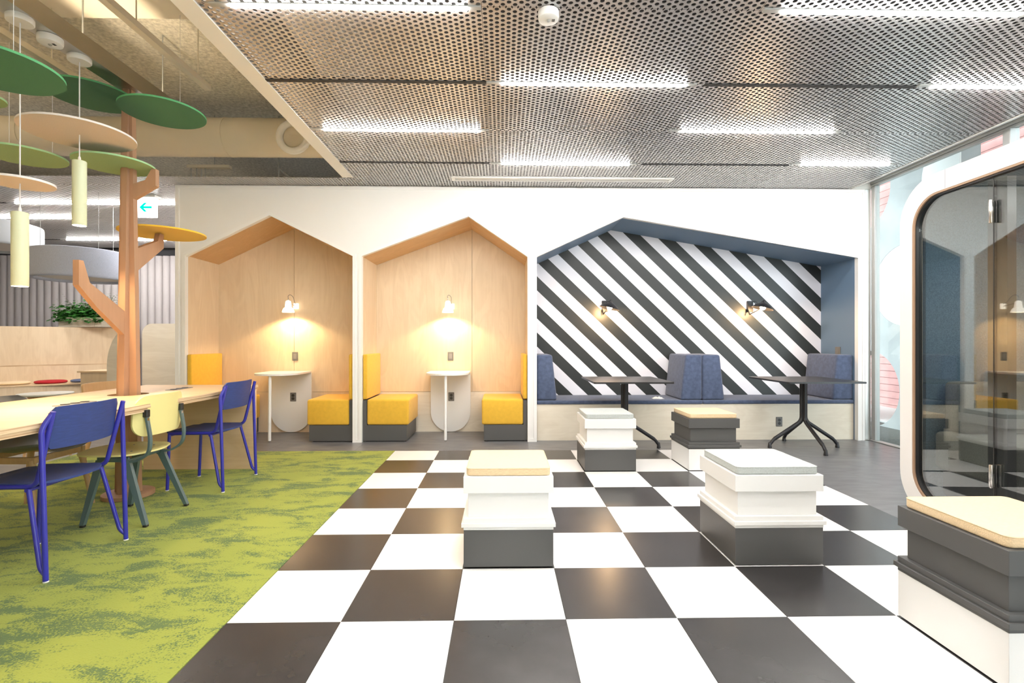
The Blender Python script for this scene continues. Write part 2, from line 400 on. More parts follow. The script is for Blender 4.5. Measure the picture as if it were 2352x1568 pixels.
tw, tb = tile_mesh('white_tile', T, T, M['tile_w']), tile_mesh('black_tile', T, T, M['tile_b'])
twc, tbc = tile_mesh('white_tile_cut', T, 0.40, M['tile_w']), tile_mesh('black_tile_cut', T, 0.40, M['tile_b'])
def put(name, me, loc, parent):
    o = bpy.data.objects.new(name, me); C.objects.link(o); o.parent = parent; o.location = Vector(loc) - rootloc(parent); return o
for j in range(-9, 7):
    for i in range(0, 8):
        w = (i + j) % 2 == 0
        me = (tw if w else tb) if j < 6 else (twc if w else tbc)
        put('checker_tile', me, (i * T, j * T, 0), floor)
vt = tile_mesh('vinyl_tile', 0.9, 0.45, M['vinyl'], .0003, .0004)
def vin(x0, x1, y0, y1, stag=True):
    """grey vinyl tiles clipped to a rectangle"""
    cache = {}
    r = 0; y = y0
    while y < y1 - 1e-3:
        h = min(0.45, y1 - y); x = x0 - (0.45 if (stag and r % 2) else 0)
        while x < x1 - 1e-3:
            a = max(x, x0); b = min(x + 0.9, x1)
            if b - a > 0.01:
                k = (round(b - a, 3), round(h, 3))
                if k not in cache: cache[k] = vt if k == (0.9, 0.45) else tile_mesh('vinyl_tile_cut', b - a, h, M['vinyl'], .0003, .0004)
                put('vinyl_tile', cache[k], (a, y, 0), floor)
            x += 0.9
        y += 0.45; r += 1
vin(-3.12, 5.27, 3.10, 4.18)
vin(3.60, 5.27, -4.05, 3.10)
vin(-9.42, -3.12, 0.40, 7.4)
vin(-3.12, -2.5, 4.18, 7.4)
g = G().box(-3.12, -0.001, -4.05, 3.10, -0.006, 0.002)
carpet = mk('carpet', g, M['carpet'], off=(0, 0, 0))
tag(carpet, 'mottled lime green carpet under the long plywood table, beside the chequered floor', 'carpet')

# ---- perforated suspended ceiling
ceiling = bpy.data.objects.new('ceiling', None); C.objects.link(ceiling); ceiling['kind'] = 'structure'; ceiling.location = (0, 0, HC)
def perf_panel(name, W, H, nc, nr):
    px = W / nc; py = H / (nr + 0.5); R = 0.0122; nn = 12
    vs = []; fs = []
    ins = 0.0012
    def cl(x, y): return (min(max(x, ins), W - ins), min(max(y, ins), H - ins))
    for c in range(nc):
        for r in range(nr):
            cx = (c + 0.5) * px; cy = (r + 0.5 + (0.5 if c % 2 else 0)) * py
            # hexagonal cell (clamped to the panel), flat sides facing +-y
            hx = px * 0.6667; hy = py / 2
            up = hy; dn = hy
            top = r == nr - 1 and c % 2 == 0; bot = r == 0 and c % 2 == 1
            hexa = []
            for (dx, dy) in ((hx, 0), (hx / 2, hy), (-hx / 2, hy), (-hx, 0), (-hx / 2, -hy), (hx / 2, -hy)):
                x = cx + dx; y = cy + dy
                if top and dy > 0: y = H
                if bot and dy < 0: y = 0
                if c == 0 and dx < 0: x = 0
                if c == nc - 1 and dx > 0: x = W
                hexa.append(cl(x, y))
            b = len(vs)
            for q in hexa: vs.append((q[0], q[1], 0))
            for k in range(nn):
                a = 2 * PI * k / nn; vs.append((cx + R * math.cos(a), cy + R * math.sin(a), 0))
            for k in range(nn):
                a = 2 * PI * k / nn; vs.append((cx + R * math.cos(a), cy + R * math.sin(a), 0.004))
            for k in range(6):
                h0, h1 = b + k, b + (k + 1) % 6; r0 = b + 6 + 2 * k; r1 = b + 6 + (2 * k + 1) % nn; r2 = b + 6 + (2 * k + 2) % nn
                fs.append((h0, r0, r1)); fs.append((h0, r1, h1)); fs.append((h1, r1, r2))
            for k in range(nn):
                fs.append((b + 6 + k, b + 6 + nn + k, b + 6 + nn + (k + 1) % nn, b + 6 + (k + 1) % nn))
    me = bpy.data.meshes.new(name); me.from_pydata(vs, [], fs); me.materials.append(M['mesh']); me.update()
    return me
PW, PH = 1.449, 0.745
pm = perf_panel('perforated_panel', PW, PH, 46, 20)
pm_n = perf_panel('perforated_panel_edge', 5.03 - 3.885, PH, 36, 20)
cols = [-0.462, 0.987, 2.436]
rowY = [0.565 + PH * k for k in range(-6, 4)]           # panel start rows; ends at 3.545
for y in rowY:
    for x in cols: put('ceiling_panel', pm, (x, y, HC), ceiling)
    put('ceiling_panel', pm_n, (3.885, y, HC), ceiling)
# area behind, over the lounge to the left
pm_s = perf_panel('perforated_panel_short', PW, 3.545 - 3.262, 46, 8)
for k in range(1, 7):
    put('ceiling_panel', pm_s, (-0.462 - PW * k, 3.262, HC), ceiling)
    for j in range(0, 5): put('ceiling_panel', pm, (-0.462 - PW * k, 3.545 + PH * j, HC), ceiling)
for x in cols[:1]: pass
# slots between the panel rows
def slot(x0, x1, y):
    mk('ceiling_slot', G().box(x0, x1, y - 0.016, y + 0.016, HC - 0.004, HC + 0.02), M['slot'], ceiling)
for a, b, y in ((-0.462, 0.987, 1.31), (2.45, 3.885, 1.31), (2.45, 3.89, 2.80), (-0.462, 0.97, 2.80), (2.45, 3.885, -0.18), (-0.462, 0.987, -0.18)): slot(a, b, y)
for a, b, y in ((-7.7, -4.9, 4.29), (-7.7, -5.4, 5.035), (-4.6, -2.7, 5.78), (-7.7, -4.9, 6.525)): slot(a, b, y)
# slab above the mesh with unlit darkness put into its colour, concrete slab above the opening
mk('plenum_slab', G().box(-0.60, 5.30, -4.6, 4.3, 3.55, 3.75), M['plenum'], ceiling)
mk('light_stop_board', G().box(-0.60, -0.585, -4.6, 7.9, HC + .05, 3.55), M['duct'], ceiling)  # unseen board added between opening and plenum to stop light
mk('plenum_light_block', G().box(-0.584, -0.57, -4.6, 3.26, HC + .02, 3.55).box(5.256, 5.35, -4.6, 4.3, 2.918, 3.75).box(-0.584, 5.30, 4.27, 4.30, HC - .02, 3.55).box(-10.2, -.60, 5.40, 5.43, HC + .02, 3.55), [M['plenum']], ceiling)  # unseen boards added to keep stray light out and the plenum dark
mk('plenum_slab', G().box(-10.3, -0.60, 5.43, 8.0, 3.55, 3.75), M['plenum'], ceiling)  # same painted-in darkness over the rear mesh
g = G().box(-10.3, -0.60, -4.6, 5.42, 3.55, 3.75)
mk('concrete_slab', g, M['concrete'], ceiling)
g = G().box(-10.2, -0.60, 1.05, 1.60, 3.42, 3.55)
mk('concrete_beam', g, M['duct'], ceiling)
mk('liner_facing', G().box(-10.2, -.60, 5.37, 5.399, HC + .02, 3.55), M['concrete'], ceiling)  # thin concrete face put over the dark light-blocking boards
mk('ceiling_trim', G().box(-0.578, -0.462, -4.6, 3.235, HC - 0.006, HC + 0.05), M['trim'], ceiling)
mk('ceiling_trim', G().prism([(5.031, HC - .006), (5.255, 2.917), (5.255, 2.935), (5.031, HC + .012)], -4.6, 3.527, 'Y'), M['trim'], ceiling)
mk('ceiling_trim', G().box(5.0, 5.30, 3.529, 3.60, 2.838, 2.96), M['trim'], ceiling)

# ---- far walls of the hall
mk('wall_left', G().box(-10.3, -10.2, -4.6, 8.0, 0, 3.6), M['wall'], kind='structure')
mk('wall_front', G().box(-10.2, 5.35, -4.6, -4.4, 0, 3.6), M['wall'], kind='structure')
wf = mk('wall_far', G().box(-10.2, -2.2, 7.45, 7.7, 0, 3.6), M['plenum'], kind='structure', off=(-5, 7.45, 0))
fl = G()
pts = [(0.065 * math.cos(a), 0.05 * math.sin(a)) for a in [PI + PI * k / 8 for k in range(9)]]
fl.prism(pts, 0.0, 2.72, 'Z')
fme = None
nfl = 0
x = -10.1
while x < -2.45:
    if fme is None:
        o = mk('wall_flute', fl, M['flute'], wf, smooth=50, off=(0, 0, 0)); fme = o.data; o.location = (x + 5, -0.0, 0)
    else:
        o = bpy.data.objects.new('wall_flute', fme); C.objects.link(o); o.parent = wf; o.location = (x + 5, -0.0, 0)
    x += 0.136
# side wall that closes the lounge on the right (back of the niches)
mk('wall_right_rear', G().box(-2.46, -2.40, 4.24, 7.45, 0, HC), M['wall'], kind='structure').name = 'wall_inner'

# ---- white facade with three house-shaped niches
H1 = dict(x0=-2.388, x1=-0.560, px=-1.471)
H2 = dict(x0=-0.458, x1=1.378, px=0.720)
H3 = dict(x0=1.481, x1=5.112, px=2.452)
ZE, ZP = 2.062, 2.508
ft = HC - 0.004
outline = [(-2.496, 0)] + [(-2.496, ft), (5.19, ft), (5.19, 0), (H3['x1'], 0), (H3['x1'], ZE + .012), (H3['px'], ZP), (H3['x0'], ZE), (H3['x0'], 0),
           (H2['x1'], 0), (H2['x1'], ZE), (H2['px'], ZP), (H2['x0'], ZE), (H2['x0'], 0), (H1['x1'], 0), (H1['x1'], ZE), (H1['px'], ZP), (H1['x0'], ZE - .008), (H1['x0'], 0)]
wall_back = mk('wall_back', G().prism(outline, YF + 0.008, YF + 0.055, 'Y'), M['wall'], kind='structure', off=(0, YF, 0))
def house_trim(h, w=0.036):
    x0, x1, px = h['x0'], h['x1'], h['px']
    s1 = (ZP - ZE) / (px - x0); s2 = (ZP - ZE) / (x1 - px)
    def off(s): return w * math.sqrt(1 + s * s)
    a = (x0 - w, ZE - s1 * w * 0 + off(s1) - s1 * w); b = (x1 + w, ZE + off(s2) - s2 * w)
    # outer apex
    # lines: z = ZE+off1 + s1*(x-x0) ; z = ZE+off2 - s2*(x-x1)
    xa = (off(s2) - off(s1) + s1 * x0 + s2 * x1) / (s1 + s2); za = ZE + off(s1) + s1 * (xa - x0)
    poly = [(x0 - w, 0), a, (xa, za), b, (x1 + w, 0), (x1, 0), (x1, ZE), (px, ZP), (x0, ZE), (x0, 0)]
    mk('opening_trim', G().prism(poly, YF, YF + 0.0085, 'Y'), M['trim'], wall_back)
for h in (H1, H2, H3): house_trim(h)
mk('edge_trim', G().prism([(-2.496, 0), (-2.496, ft), (5.19, ft), (5.19, ft - .035), (-2.455, ft - .035), (-2.455, 0)], YF, YF + .0085, 'Y'), M['trim'], wall_back)
mk('edge_trim', G().box(5.165, 5.19, YF, YF + .0085, 0, ft - .036), M['trim'], wall_back)
for x in (-0.509, 1.4295): mk('post_foot', G().box(x - 0.051, x + 0.051, YF - .001, YF + .01, 0, 0.035), M['trim'], wall_back)

def niche(h, side, soff, tag_):
    x0, x1, px = h['x0'], h['x1'], h['px']; t = 0.012; ya = YF + 0.0555
    mk('side_panel', G().box(x0 - t, x0, ya, YB, 0, ZE), side, wall_back)
    mk('side_panel', G().box(x1, x1 + t, ya, YB, 0, ZE), side, wall_back)
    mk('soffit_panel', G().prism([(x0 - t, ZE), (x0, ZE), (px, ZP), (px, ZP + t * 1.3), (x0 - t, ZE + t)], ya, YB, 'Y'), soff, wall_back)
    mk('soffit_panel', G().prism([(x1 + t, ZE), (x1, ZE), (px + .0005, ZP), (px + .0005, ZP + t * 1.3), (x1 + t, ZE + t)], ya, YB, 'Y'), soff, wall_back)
for h, nm in ((H1, 'a'), (H2, 'b')):
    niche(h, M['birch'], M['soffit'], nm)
    x0, x1, px = h['x0'], h['x1'], h['px']; gsp = 0.0018; zs = 0.495
    lowm = M['birch_pale'] if nm == 'b' else M['birch']
    mk('back_panel', G().prism([(x0, zs + gsp), (px - gsp, zs + gsp), (px - gsp, ZP), (x0, ZE)], YB, YB + 0.018, 'Y'), M['birch'], wall_back)
    mk('back_panel', G().prism([(px + gsp, zs + gsp), (x1, zs + gsp), (x1, ZE), (px + gsp, ZP)], YB, YB + 0.018, 'Y'), M['birch'], wall_back)
    mk('lower_panel', G().box(x0, x1, YB, YB + 0.018, 0, zs - gsp), lowm, wall_back)
    mk('panel_backing', G().prism([(x0 - .012, 0), (x1 + .012, 0), (x1 + .012, ZE), (px, ZP + .01), (x0 - .012, ZE)], YB + .0185, YB + .03, 'Y'), M['joint'], wall_back)
niche(H3, M['blue_wall'], M['blue_wall'], 'c')
x0, x1, px = H3['x0'], H3['x1'], H3['px']
so = mk('striped_panel', G().prism([(x0, 0), (x1, 0), (x1, ZE), (px, ZP), (x0, ZE)], YB, YB + 0.02, 'Y'), M['stripe'], wall_back, label='white panel printed with black diagonal stripes')
M['stripe'].node_tree.nodes['phase'].inputs[1].default_value = -3.921 + 0.3674 * 40   # keep FRACT positive
# close the wall above / behind the niches against the room behind
mk('rear_cover', G().box(-2.46, 5.25, YB + .2, YB + .24, 0, HC - .01), M['plenum'], wall_back)
mk('upper_cover', G().box(-2.46, 5.19, YF + .06, YB + .2, ft - .02, ft - .005), M['plenum'], wall_back)
mk('end_cover', G().box(-2.496, -2.46, YF + .055, YB + .24, 0, ft), M['wall'], wall_back)
mk('end_cover', G().box(5.15, 5.19, YF + .055, YB + .24, 0, ft), M['wall'], wall_back)

# ---- window wall on the right
XW = 5.27
win = bpy.data.objects.new('window_1', None); C.objects.link(win); win.location = (XW, 0, 0); win['kind'] = 'structure'
def fr(*a, m='alu_p', n='window_frame'): mk(n, G().rbox(*a, r=0.004, seg=1), M[m], win)
fr(XW - 0.02, XW + 0.05, -4.4, 3.53, 2.885, 2.917)
fr(XW - 0.012, XW + 0.05, -4.4, 3.53, 2.862, 2.884)
fr(XW - 0.03, XW + 0.05, -4.4, 3.53, 0.0, 0.012)
fr(XW - 0.01, XW + 0.05, 3.47, 3.527, 0.012, 2.862, n='mullion')
fr(5.19, XW - 0.011, 3.5275, 3.60, 0.0, 2.837, m='alu', n='window_frame')
for y in (2.02, 0.35, -1.3, -3.0): fr(XW - 0.035, XW + 0.05, y - 0.05, y, 0.012, 2.862, n='mullion'); fr(XW - 0.012, XW + .04, y, y + 0.035, 0.012, 2.862, n='mullion')
ys = [3.47, 2.056, 0.386, -1.264, -2.964, -4.4]; ye = [1.97, 0.30, -1.35, -3.05]
for a, b in ((2.056, 3.47), (0.386, 1.969), (-1.264, 0.299), (-2.964, -1.351), (-4.4, -3.051)):
    mk('window_pane', G().box(XW + 0.012, XW + 0.018, a, b, 0.013, 2.861), M['win_glass'], win)

# ---- outside
mk('ground', G().box(5.36, 14.0, -6, 14, -0.15, -0.02), M['gravel'], kind='structure')
mk('pavement', G().box(6.45, 14.0, -6, 14, -0.0199, -0.005), mat('pale_paving', (.62, .61, .59, 1), .9, var=(2, .06)), kind='structure')
def circ(cy, cz, r, n=40): return [(cy + r * math.cos(-2 * PI * k / n), cz + r * math.sin(-2 * PI * k / n)) for k in range(n)]
HOLES = [(4.80, 0.47, 0.52), (4.20, 1.84, 0.52), (4.95, 3.18, 0.52)]
screen = thing('concrete_screen_wall', 'grey concrete screen wall with round openings standing outside the window', 'wall', (6.3, 3.2, 0))
g = G().prism([[(3.42, -0.05), (7.2, -0.05), (7.2, 3.78), (3.42, 3.78)]] + [circ(*h) for h in HOLES[:3]], 6.20, 6.42, 'X')
mk('wall_slab', g, M['out_conc'], screen)
mk('infill_disc', G().prism(circ(HOLES[1][0], HOLES[1][1], 0.518), 6.203, 6.24, 'X'), M['wall'], screen, label='white round infill panel')
mk('infill_disc', G().prism([(3.42 + .50 * math.cos(-PI / 2 + PI * k / 20), 3.06 + .50 * math.sin(-PI / 2 + PI * k / 20)) for k in range(21)], 6.18, 6.199, 'X'), M['wall'], screen, label='white half-round panel at the wall end')
mk('entrance_canopy', G().box(5.36, 7.55, -3, 7.2, 3.785, 3.95), M['out_conc'], kind='structure').name = 'ceiling_outside'
bld = thing('brick_building', 'pink brick building seen through the openings of the outdoor screen wall', 'building', (8, 6, 0))
g = G()
for k in range(58):
    g.box(7.7, 7.8, 0.3, 12, -.3 + k * 0.115, -.3 + k * 0.115 + 0.108)
mk('brick_course', g, M['brick'], bld, kind='stuff')
mk('wall_core', G().box(7.715, 9.0, 0.31, 11.9, -.3, 6.3), mat('brick_mortar', (0.35, 0.18, 0.17, 1), 0.9), bld)

# ================================================================== CEILING FIXTURES
def linear_light(x0, x1, y, label, group):
    L = x1 - x0
    t = thing('linear_light', label, 'light', ((x0 + x1) / 2, y, HC - 0.028), 0, group)
    g = G(); g.rbox(x0, x1, y - 0.0165, y + 0.0165, HC - 0.006, HC + 0.015, r=0.003, seg=1)
    mk('housing', g, M['alu_p'], t)
    mk('diffuser', G().rbox(x0 + 0.10, x1 - 0.07, y - 0.014, y + 0.014, HC - 0.013, HC - 0.0005, r=0.005, seg=2), M['tube'], t, smooth=60)
    return t
grp = 'linear lights in the perforated ceiling'
LL = [(-0.40, 0.985, 0.572, 'long white ceiling light at the top left of the mesh ceiling, nearest the camera'),
      (2.45, 3.885, 0.562, 'long white ceiling light at the top right, nearest the window of the front pair'),
      (0.99, 2.40, 1.312, 'white ceiling light in the second row, in the middle above the chequered floor'),
      (3.89, 5.02, 1.290, 'white ceiling light in the second row, cut by the right edge of the picture'),
      (-0.455, 0.985, 2.058, 'white ceiling light beside the pale ceiling trim, third row'),
      (2.45, 3.885, 2.030, 'white ceiling light in the third row, right of centre'),
      (0.985, 2.40, 2.80, 'white ceiling light in the fourth row, just before the long air grille'),
      (3.895, 4.93, 2.76, 'short white ceiling light in the far right corner by the window'),
      (-5.05, -2.55, 4.29, 'white ceiling light behind the tree trunk, nearest in the rear lounge'),
      (-7.0, -4.68, 5.035, 'white ceiling light at the far left, behind the hanging green cylinder'),
      (-6.35, -4.45, 6.525, 'farthest white ceiling light, above the grey fluted wall')]
for x0, x1, y, lb in LL: linear_light(x0, x1, y, lb, None)
linear_light(-3.55, -2.62, 5.035, 'added white fill light of the rear lounge hidden behind the white wall, nearest one', None)  # unseen tubes added behind the wall to brighten the lounge
linear_light(-3.9, -2.6, 5.78, 'added white fill light of the rear lounge hidden behind the white wall, middle one', None)
linear_light(-3.9, -2.6, 6.9, 'added white fill light of the rear lounge hidden behind the white wall, farther one', None)
for x0, x1, y in ((0.987, 2.43, -0.18), (3.885, 5.0, -0.18), (-0.45, 0.985, -0.925), (2.45, 3.885, -0.925), (0.987, 2.43, -1.67), (-0.45, 0.985, -2.415), (2.45, 3.885, -2.415)):  # unseen tubes added to light the room, continuing the ceiling rows
    linear_light(x0, x1, y, 'added white ceiling light outside the picture, above and behind the camera', 'ceiling lights behind the camera')

t = thing('air_grille', 'long narrow white air grille in the ceiling just before the white wall', 'vent', (1.74, 3.24, HC - .01))
g = G(); g.box(0.56, 2.91, 3.195, 3.215, HC - .012, HC + .01).box(0.56, 2.91, 3.285, 3.305, HC - .012, HC + .01).box(0.56, .60, 3.215, 3.285, HC - .012, HC + .01).box(2.87, 2.91, 3.215, 3.285, HC - .012, HC + .01)
mk('grille_frame', g, M['trim'], t)
mk('grille_blade', G().box(.60, 2.87, 3.222, 3.252, HC - .004, HC + .002), M['trim'], t)
mk('grille_blade', G().box(.60, 2.87, 3.258, 3.282, HC - .004, HC + .002), M['trim'], t)

def detector(x, y, z, label, r=0.055, name='smoke_detector'):
    t = thing(name, label, 'detector', (x, y, z - .045))
    mk('detector_body', G().lathe([(r * .80, -.045), (r * .95, -.040), (r, -.028), (r, -.002), (r * 0.6, 0)], x, y, 28, z), M['white_p'], t, smooth=40)
    mk('lens', G().lathe([(0.0001, -.052), (.007, -.051), (.011, -.0455)], x, y, 16, z), M['alu_p'], t, smooth=60)
    g = G()
    for i in range(4): g.box(x + .018 + i * .004, x + .0205 + i * .004, y - .012, y + .008, z - .0465, z - .045)
    mk('marking', g, M['sock_d'], t)
detector(1.336, 0.60, HC, 'round white detector on the mesh ceiling at the top centre')
detector(-4.45, 5.62, HC, 'tiny white detector on the far ceiling left of the green cylinder lamp')

# ---- inside the ceiling opening: duct, rails, channel
t = thing('air_duct', 'large cream painted round duct crossing the ceiling opening', 'duct', (-4, 3.1, 3.03))
def ring_pts(cy, cz, r, n=32): return [(cy + r * math.cos(2 * PI * k / n), cz + r * math.sin(2 * PI * k / n)) for k in range(n)]
mk('duct_pipe', G().prism(ring_pts(3.05, 3.165, 0.185), -7.69, -0.62, 'X'), M['duct'], t, smooth=40)
for x in (-1.65, -2.55, -3.6, -4.9): mk('duct_joint', G().prism([ring_pts(3.05, 3.165, 0.189), ring_pts(3.05, 3.165, 0.180)], x, x + 0.012, 'X'), M['duct'], t, smooth=40)
# round inlet facing the room
def torus(cx, cy, cz, R, r, n=32, m=10, axis='Y'):
    g = G(); pts = []
    for k in range(n):
        a = 2 * PI * k / n
        pts.append((cx + R * math.cos(a), cy, cz + R * math.sin(a)) if axis == 'Y' else (cx + R * math.cos(a), cy + R * math.sin(a), cz))
    return g.tube(pts, r, m, closed=True)
mk('inlet_ring', torus(-0.93, 2.86, 3.10, 0.135, 0.034), M['trim'], t, smooth=60)
mk('inlet_cap', G().prism([(-0.93 + .12 * math.cos(2 * PI * k / 28), 3.10 + .12 * math.sin(2 * PI * k / 28)) for k in range(28)], 2.87, 2.95, 'Y'), M['duct'], t)

t = thing('ceiling_channel', 'wide metal channel that carries the pendants and meets the tree top', 'rail', (-1.6, -0.8, 2.93))
mk('channel_tray', G().box(-1.665, -1.535, -3.6, 2.05, 2.93, 2.938).box(-1.665, -1.655, -3.6, 2.05, 2.938, 3.05).box(-1.545, -1.535, -3.6, 2.05, 2.938, 3.05), M['alu'], t)
for y in (-2.4, -1.0, 0.3, 1.25, 2.0):
    mk('hanger_rod', G().tube([(-1.60, y, 2.938), (-1.60, y, 3.42 if 1.05 < y < 1.55 else 3.56)], 0.005, 8), M['alu_p'], t)
def uplight(x, y0, y1, z, e, label):  # unseen warm strips added to light the slab over the opening
    t = thing('added_uplight', label, 'light', (x, (y0 + y1) / 2, z))
    mk('fill_strip_bar', G().box(x - .012, x + .012, y0, y1, z, z + .008), M['alu_p'], t)
    ld = bpy.data.lights.new('fill_strip_light', 'AREA'); ld.shape = 'RECTANGLE'; ld.size = .03; ld.size_y = y1 - y0; ld.energy = e; ld.color = (1.0, .80, .56)
    lo = bpy.data.objects.new('fill_strip_light', ld); C.objects.link(lo); lo.parent = t; lo.location = (0, 0, .012); lo.rotation_euler = (PI, 0, 0)
uplight(-1.60, -3.5, 1.9, 2.94, 24, 'added warm fill strip lying in the metal channel, hidden from below')
uplight(-0.52, -4.0, 3.1, HC + .052, 90, 'added warm fill strip on top of the pale ceiling trim, hidden from below')
uplight(-5.2, -4.0, 3.1, 2.95, 120, 'added warm fill strip far left above the opening, outside the picture')
def conduit(x, y0, y1, z, label, rods):
    t = thing('conduit_rail', label, 'rail', (x, (y0 + y1) / 2, z))
    mk('rail_bar', G().box(x - .022, x + .022, y0, y1, z, z + .04), M['duct'], t)
    for y in rods: mk('hanger_rod', G().tube([(x, y, z + .04), (x, y, 3.42 if 1.05 < y < 1.55 else 3.56)], 0.004, 8), M['duct'], t)
conduit(-1.08, -3.0, 1.72, 2.97, 'slim cream rail hung beside the pale ceiling trim', (0.6, 1.0, 1.6))
conduit(-2.02, -3.0, 1.95, 3.02, 'slim cream rail behind the metal channel and the tree', (-1, 0.7, 1.5))
t = thing('pipe_bracket', 'small cream bracket with stubs hanging above the mesh edge below the duct', 'bracket', (-2.0, 3.4, 2.95))
g = G().box(-2.28, -1.83, 3.38, 3.44, 2.98, 3.01)
mk('bracket_bar', g, M['duct'], t)
g = G()
for x in (-2.25, -2.19, -2.14, -2.1): g.tube([(x, 3.41, 2.98), (x, 3.41, 2.85)], .006, 8)
mk('stub_pipe', g, M['alu_p'], t)
mk('hanger_rod', G().tube([(-2.0, 3.41, 3.01), (-2.0, 3.41, 3.56)], .004, 6), M['alu_p'], t)
t = thing('pipe_clamp', 'small grey angled clamp between duct and white wall', 'bracket', (-1.30, 3.4, 2.86))
mk('clamp_arm', G().tube([(-1.32, 3.42, 3.56), (-1.32, 3.42, 2.86), (-1.20, 3.42, 2.86)], .008, 8).tube([(-1.31, 3.42, 2.98), (-1.17, 3.42, 2.86)], .012, 8), M['alu_p'], t)

# ================================================================== TREE, DISCS, PENDANTS
TX, TY = -1.61, 1.655
tree = thing('tree_column', 'tree-shaped brown fibreboard column with branches rising through the plywood table', 'column', (TX, TY, 0))
mk('base_plate', G().lathe([(0.15, 0.002), (0.158, 0.004), (0.158, 0.030), (0.15, 0.034)], TX, TY, 40), M['wood_red'], tree, smooth=40)
def hw(z): return 0.085 * (1 - z / 2.93) + 0.034 * (z / 2.93)
th = 0.020
poly = [(-hw(.034), .034), (hw(.034), .034), (hw(2.93), 2.93), (-hw(2.93), 2.93)]
mk('trunk_board', G().prism([(TX + u, v) for u, v in poly], TY - th, TY + th, 'Y'), M['wood_red'], tree)
for s in (-1, 1):
    q = [(s * th, .034), (s * hw(.034), .034), (s * hw(2.93), 2.93), (s * th, 2.93)]
    mk('trunk_board', G().prism([(TY + u, v) for u, v in q], TX - th, TX + th, 'X'), M['wood_red'], tree)
    # inner corner fillets that make the groove softer
# branches
def branch(poly, ax):
    if ax == 'X': mk('branch', G().prism([(TX + u, v) for u, v in poly], TY - .019, TY + .019, 'Y'), M['wood_red'], tree)
    else: mk('branch', G().prism([(TY + u, v) for u, v in poly], TX - .019, TX + .019, 'X'), M['wood_red'], tree)
branch([(-.058, 1.16), (-.058, 1.33), (-.36, 1.50), (-.41, 1.635), (-.445, 1.635), (-.445, 1.475), (-.30, 1.34)], 'Y')
branch([(.055, 1.63), (.055, 1.80), (.28, 1.90), (.30, 1.965), (.345, 1.965), (.345, 1.855)], 'Y')
branch([(.040, 2.14), (.040, 2.25), (.13, 2.28), (.175, 2.361), (.205, 2.361), (.205, 2.24)], 'X')

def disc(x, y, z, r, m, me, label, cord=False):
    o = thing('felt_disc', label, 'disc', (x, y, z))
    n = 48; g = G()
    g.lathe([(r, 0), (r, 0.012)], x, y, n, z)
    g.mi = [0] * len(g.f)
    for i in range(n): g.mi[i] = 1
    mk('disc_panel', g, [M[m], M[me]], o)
    if cord:
        for dx, dy in cord: mk('hanging_wire', G().tube([(x + dx, y + dy, z + .012), (x + dx, y + dy, 3.56)], .0015, 5), M['cord'], o)
    return o
disc(-1.335, 0.42, 2.415, 0.265, 'felt_g1', 'felt_g1e', 'large dark green felt disc cut by the left picture edge', [(0.1, 0), (-.15, .1)])
disc(-1.83, 1.60, 2.862, 0.27, 'felt_g1', 'felt_g1e', 'dark green felt disc behind the tree top, under the metal channel')
disc(-1.230, 1.458, 2.680, 0.254, 'felt_g1', 'felt_g1e', 'dark green felt disc right of the tree trunk, in front of it', [(0.05, .1)])
disc(-1.645, 1.573, 2.362, 0.24, 'felt_g2', 'felt_g2e', 'pale green felt disc pierced by the tree trunk, below the blush disc')
disc(-2.10, 1.39, 2.352, 0.225, 'felt_g2', 'felt_g2e', 'pale green felt disc at the left, between the two hanging cords', [(-.1, 0), (.05, .15)])
disc(-2.00, 0.99, 2.55, 0.13, 'felt_g2', 'felt_g2e', 'pale green felt disc just peeping in at the left picture edge', [(0, 0)])
disc(-1.607, 2.017, 1.972, 0.296, 'felt_y', 'felt_y', 'yellow felt disc resting on the upper right branch of the tree')
disc(-1.600, 1.225, 2.433, 0.295, 'felt_b', 'felt_be', 'large blush felt disc threaded on the cord of the right pendant')
disc(-1.598, 0.837, 1.998, 0.150, 'felt_b', 'felt_be', 'small blush felt disc threaded on the cord of the left pendant')

def pendant(y, z0, z1, label):
    x = -1.60
    t = thing('pendant_lamp', label, 'lamp', (x, y, z0))
    mk('canopy', G().lathe([(.058, 2.895), (.062, 2.90), (.062, 2.925), (.058, 2.93)], x, y, 28), M['white_p'], t, smooth=40)
    mk('cord', G().tube([(x, y, z1 + .02), (x, y, 2.895)], .0035, 8), M['cord'], t, smooth=60)
    mk('cord_grip', G().lathe([(.008, z1), (.008, z1 + .02), (.004, z1 + .03)], x, y, 12), M['white_p'], t, smooth=40)
    mk('lamp_body', G().lathe([(.0365, z0), (.0375, z0 + .002), (.0375, z1 - .003), (.0345, z1)], x, y, 32), M['pend'], t, smooth=40)
    mk('light_opening', G().lathe([(.0001, z0 - .001), (.034, z0 - .001), (.034, z0)], x, y, 24), M['warm_em'], t)
    ld = bpy.data.lights.new('pendant_light', 'SPOT'); ld.energy = 42; ld.color = (1.0, 0.72, 0.42); ld.spot_size = 2.2; ld.spot_blend = 0.7; ld.shadow_soft_size = 0.035
    lo = bpy.data.objects.new('pendant_light', ld); C.objects.link(lo); lo.parent = t; lo.location = (0, 0, -0.01)
pendant(0.835, 1.425, 1.838, 'pale green cylinder pendant at the left, hanging lower over the table')
pendant(1.225, 1.855, 2.266, 'pale green cylinder pendant right of the first, hanging higher over the table')
pendant(-0.9, 1.6, 2.0, 'added pale green cylinder pendant outside the picture over the near table end')  # unseen lamp added for more warm light
detector(-1.60, 1.02, 2.93, 'round white detector on the metal channel between the two pendant canopies', 0.062)

